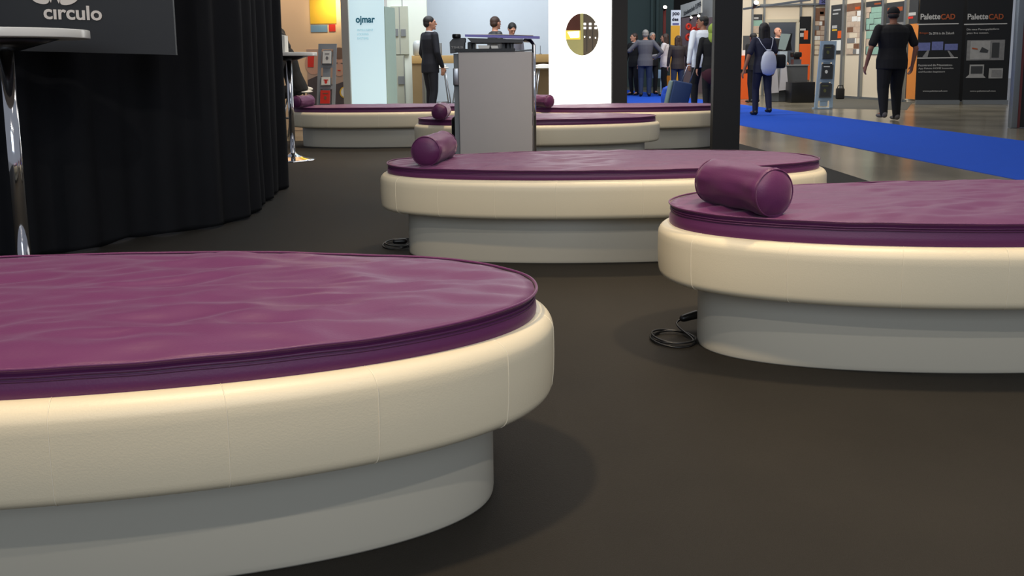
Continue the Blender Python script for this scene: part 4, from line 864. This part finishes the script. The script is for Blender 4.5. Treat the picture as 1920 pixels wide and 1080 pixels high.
c = at(1252, 160, 16.2); mb = MB(); mb.ell((c.x, 16.2, .24), (.14, .10, .24), 20); mb.box((c.x-.10, 16.12, .2), (c.x+.10, 16.28, .45), bev=.04); tag(mb.build('carrier_bag', 'bagblue'), 'bright blue carrier bag standing left of the suitcase', 'bag')
# person with green scarf behind
def scarf(root, up, s, hp, arm):
    mb = MB(); mb.ell(hp(0, .03, .0), (.10*s, .115*s, .125*s), 18); mb.cap(hp(0, .03, -.08), hp(0, .08, -.20), .09*s, .11*s); mb.build('headscarf', 'green', root, world=False)
    mb = MB(); mb.ell(up((0, .0, .80)), (.21*s, .17*s, .24*s), 20); mb.build('tunic_skirt', 'burg', root, world=False)
human((PX(1336, 14.7), 14.7, 0), PI, 1.64, 'person with green headscarf and black jacket half hidden by the wide post', top='black_w', legs='black_w', extra=scarf, bulk=1.15, face=False)
# woman with white drawstring sack
p = fl(1436, 216)
def sack(root, up, s, hp, arm):
    prof = [(.03, 0), (.10, .03), (.135, .12), (.14, .22), (.12, .33), (.08, .40), (.03, .43), (.05, .45)]
    vs = MB(); vs.lathe(prof, (-.02, .20, .70), 24); vs.v = [Vector((v.x, .20+(v.y-.20)*.5, v.z)) for v in vs.v]; vs.build('drawstring_sack', 'sack', root, world=False)
    for sd in (-1, 1): MB().tube([(sd*.03-.02, .19, 1.12), (sd*.10, .155, 1.25), (sd*.13, .10, 1.34), (sd*.13, 0, 1.365), (sd*.13, -.13, 1.25)], .006, 6).build('strap', 'sack', root, world=False)
    MB().box((-.34, -.05, .82), (-.20, .20, 1.06), bev=.04).build('shoulder_bag', 'black_w', root, world=False)
human((PX(1431, p.y), p.y, 0), PI+.1, 1.62, 'long haired person in navy clothes walking with a white drawstring sack', top='dnavy', legs='dnavy', hair=('hair_b', 'long'), sk='skin_d', stride=.45, extra=sack, face=False, bulk=1.0, short=True, headturn=.1,
      arms=dict(R=dict(el=(.30, .03, 1.12), wr=(.38, .02, .86))))
# NOTE: at rz=PI the local -x arm shows on the picture's right
c = at(1460, 150, 18.9)
for i, (dx, w_, z1, lab) in enumerate(((-.10, .15, .62, 'left pale tote bag hanging at the grey pedestal'), (.11, .17, .68, 'right pale tote bag hanging at the grey pedestal'))):
    mb = MB(); x = c.x+dx; mb.prism([(x-w_*.6, 18.88, z1-.42), (x+w_*.7, 18.88, z1-.40), (x+w_*.35, 18.88, z1+.14), (x-w_*.3, 18.88, z1+.14)], (0, .098, 0)); root = empty('tote_bag', (x, 18.94, z1-.42), 0, lab, 'bag', 'tote bags at the pedestal'); mb.build('body', mat('pale_grey_bag', (170, 168, 172), .6), root)
    MB().tube([(x-.05, 18.94, z1+.13), (x-.02, 18.94, z1+.20), (x+.04, 18.94, z1+.20), (x+.07, 18.94, z1+.13)], .008, 6).build('handle', 'sack', root)
# seated man at orange counter
human((PX(1415, 18.6), 18.6, 0), PI+.4, 1.60, 'dark haired person in black behind the long haired one', top='black_w', legs='black_w', face=False, lean=.1, sk='skin_d', collar='shirt')
# bald man behind screen
human((PX(1457, 20.6), 20.6, 0), .1, 1.80, 'balding person in dark jacket and white collar behind the tilted screen', top='black_w', legs='black_w', hair=('hair_br', 'bald'), collar='shirt', nod=-.1, headturn=.3)
# big man in black with cap
p = fl(1667, 226)
human((p.x, p.y, 0), PI+.05, 1.76, 'person in black polo shirt, black trousers and cap walking away', top='black_w', legs='black_w', shoes='trainer', hair=('black_w', 'cap'), sk='skin_d', spread=.135, bulk=1.33, short=True, stride=-.5, face=False, headturn=-.5, collar='black_w',
      arms=dict(L=dict(el=(-.36, .03, 1.12), wr=(-.36, -.05, .86)), R=dict(el=(.36, .03, 1.12), wr=(.37, -.08, .86))))
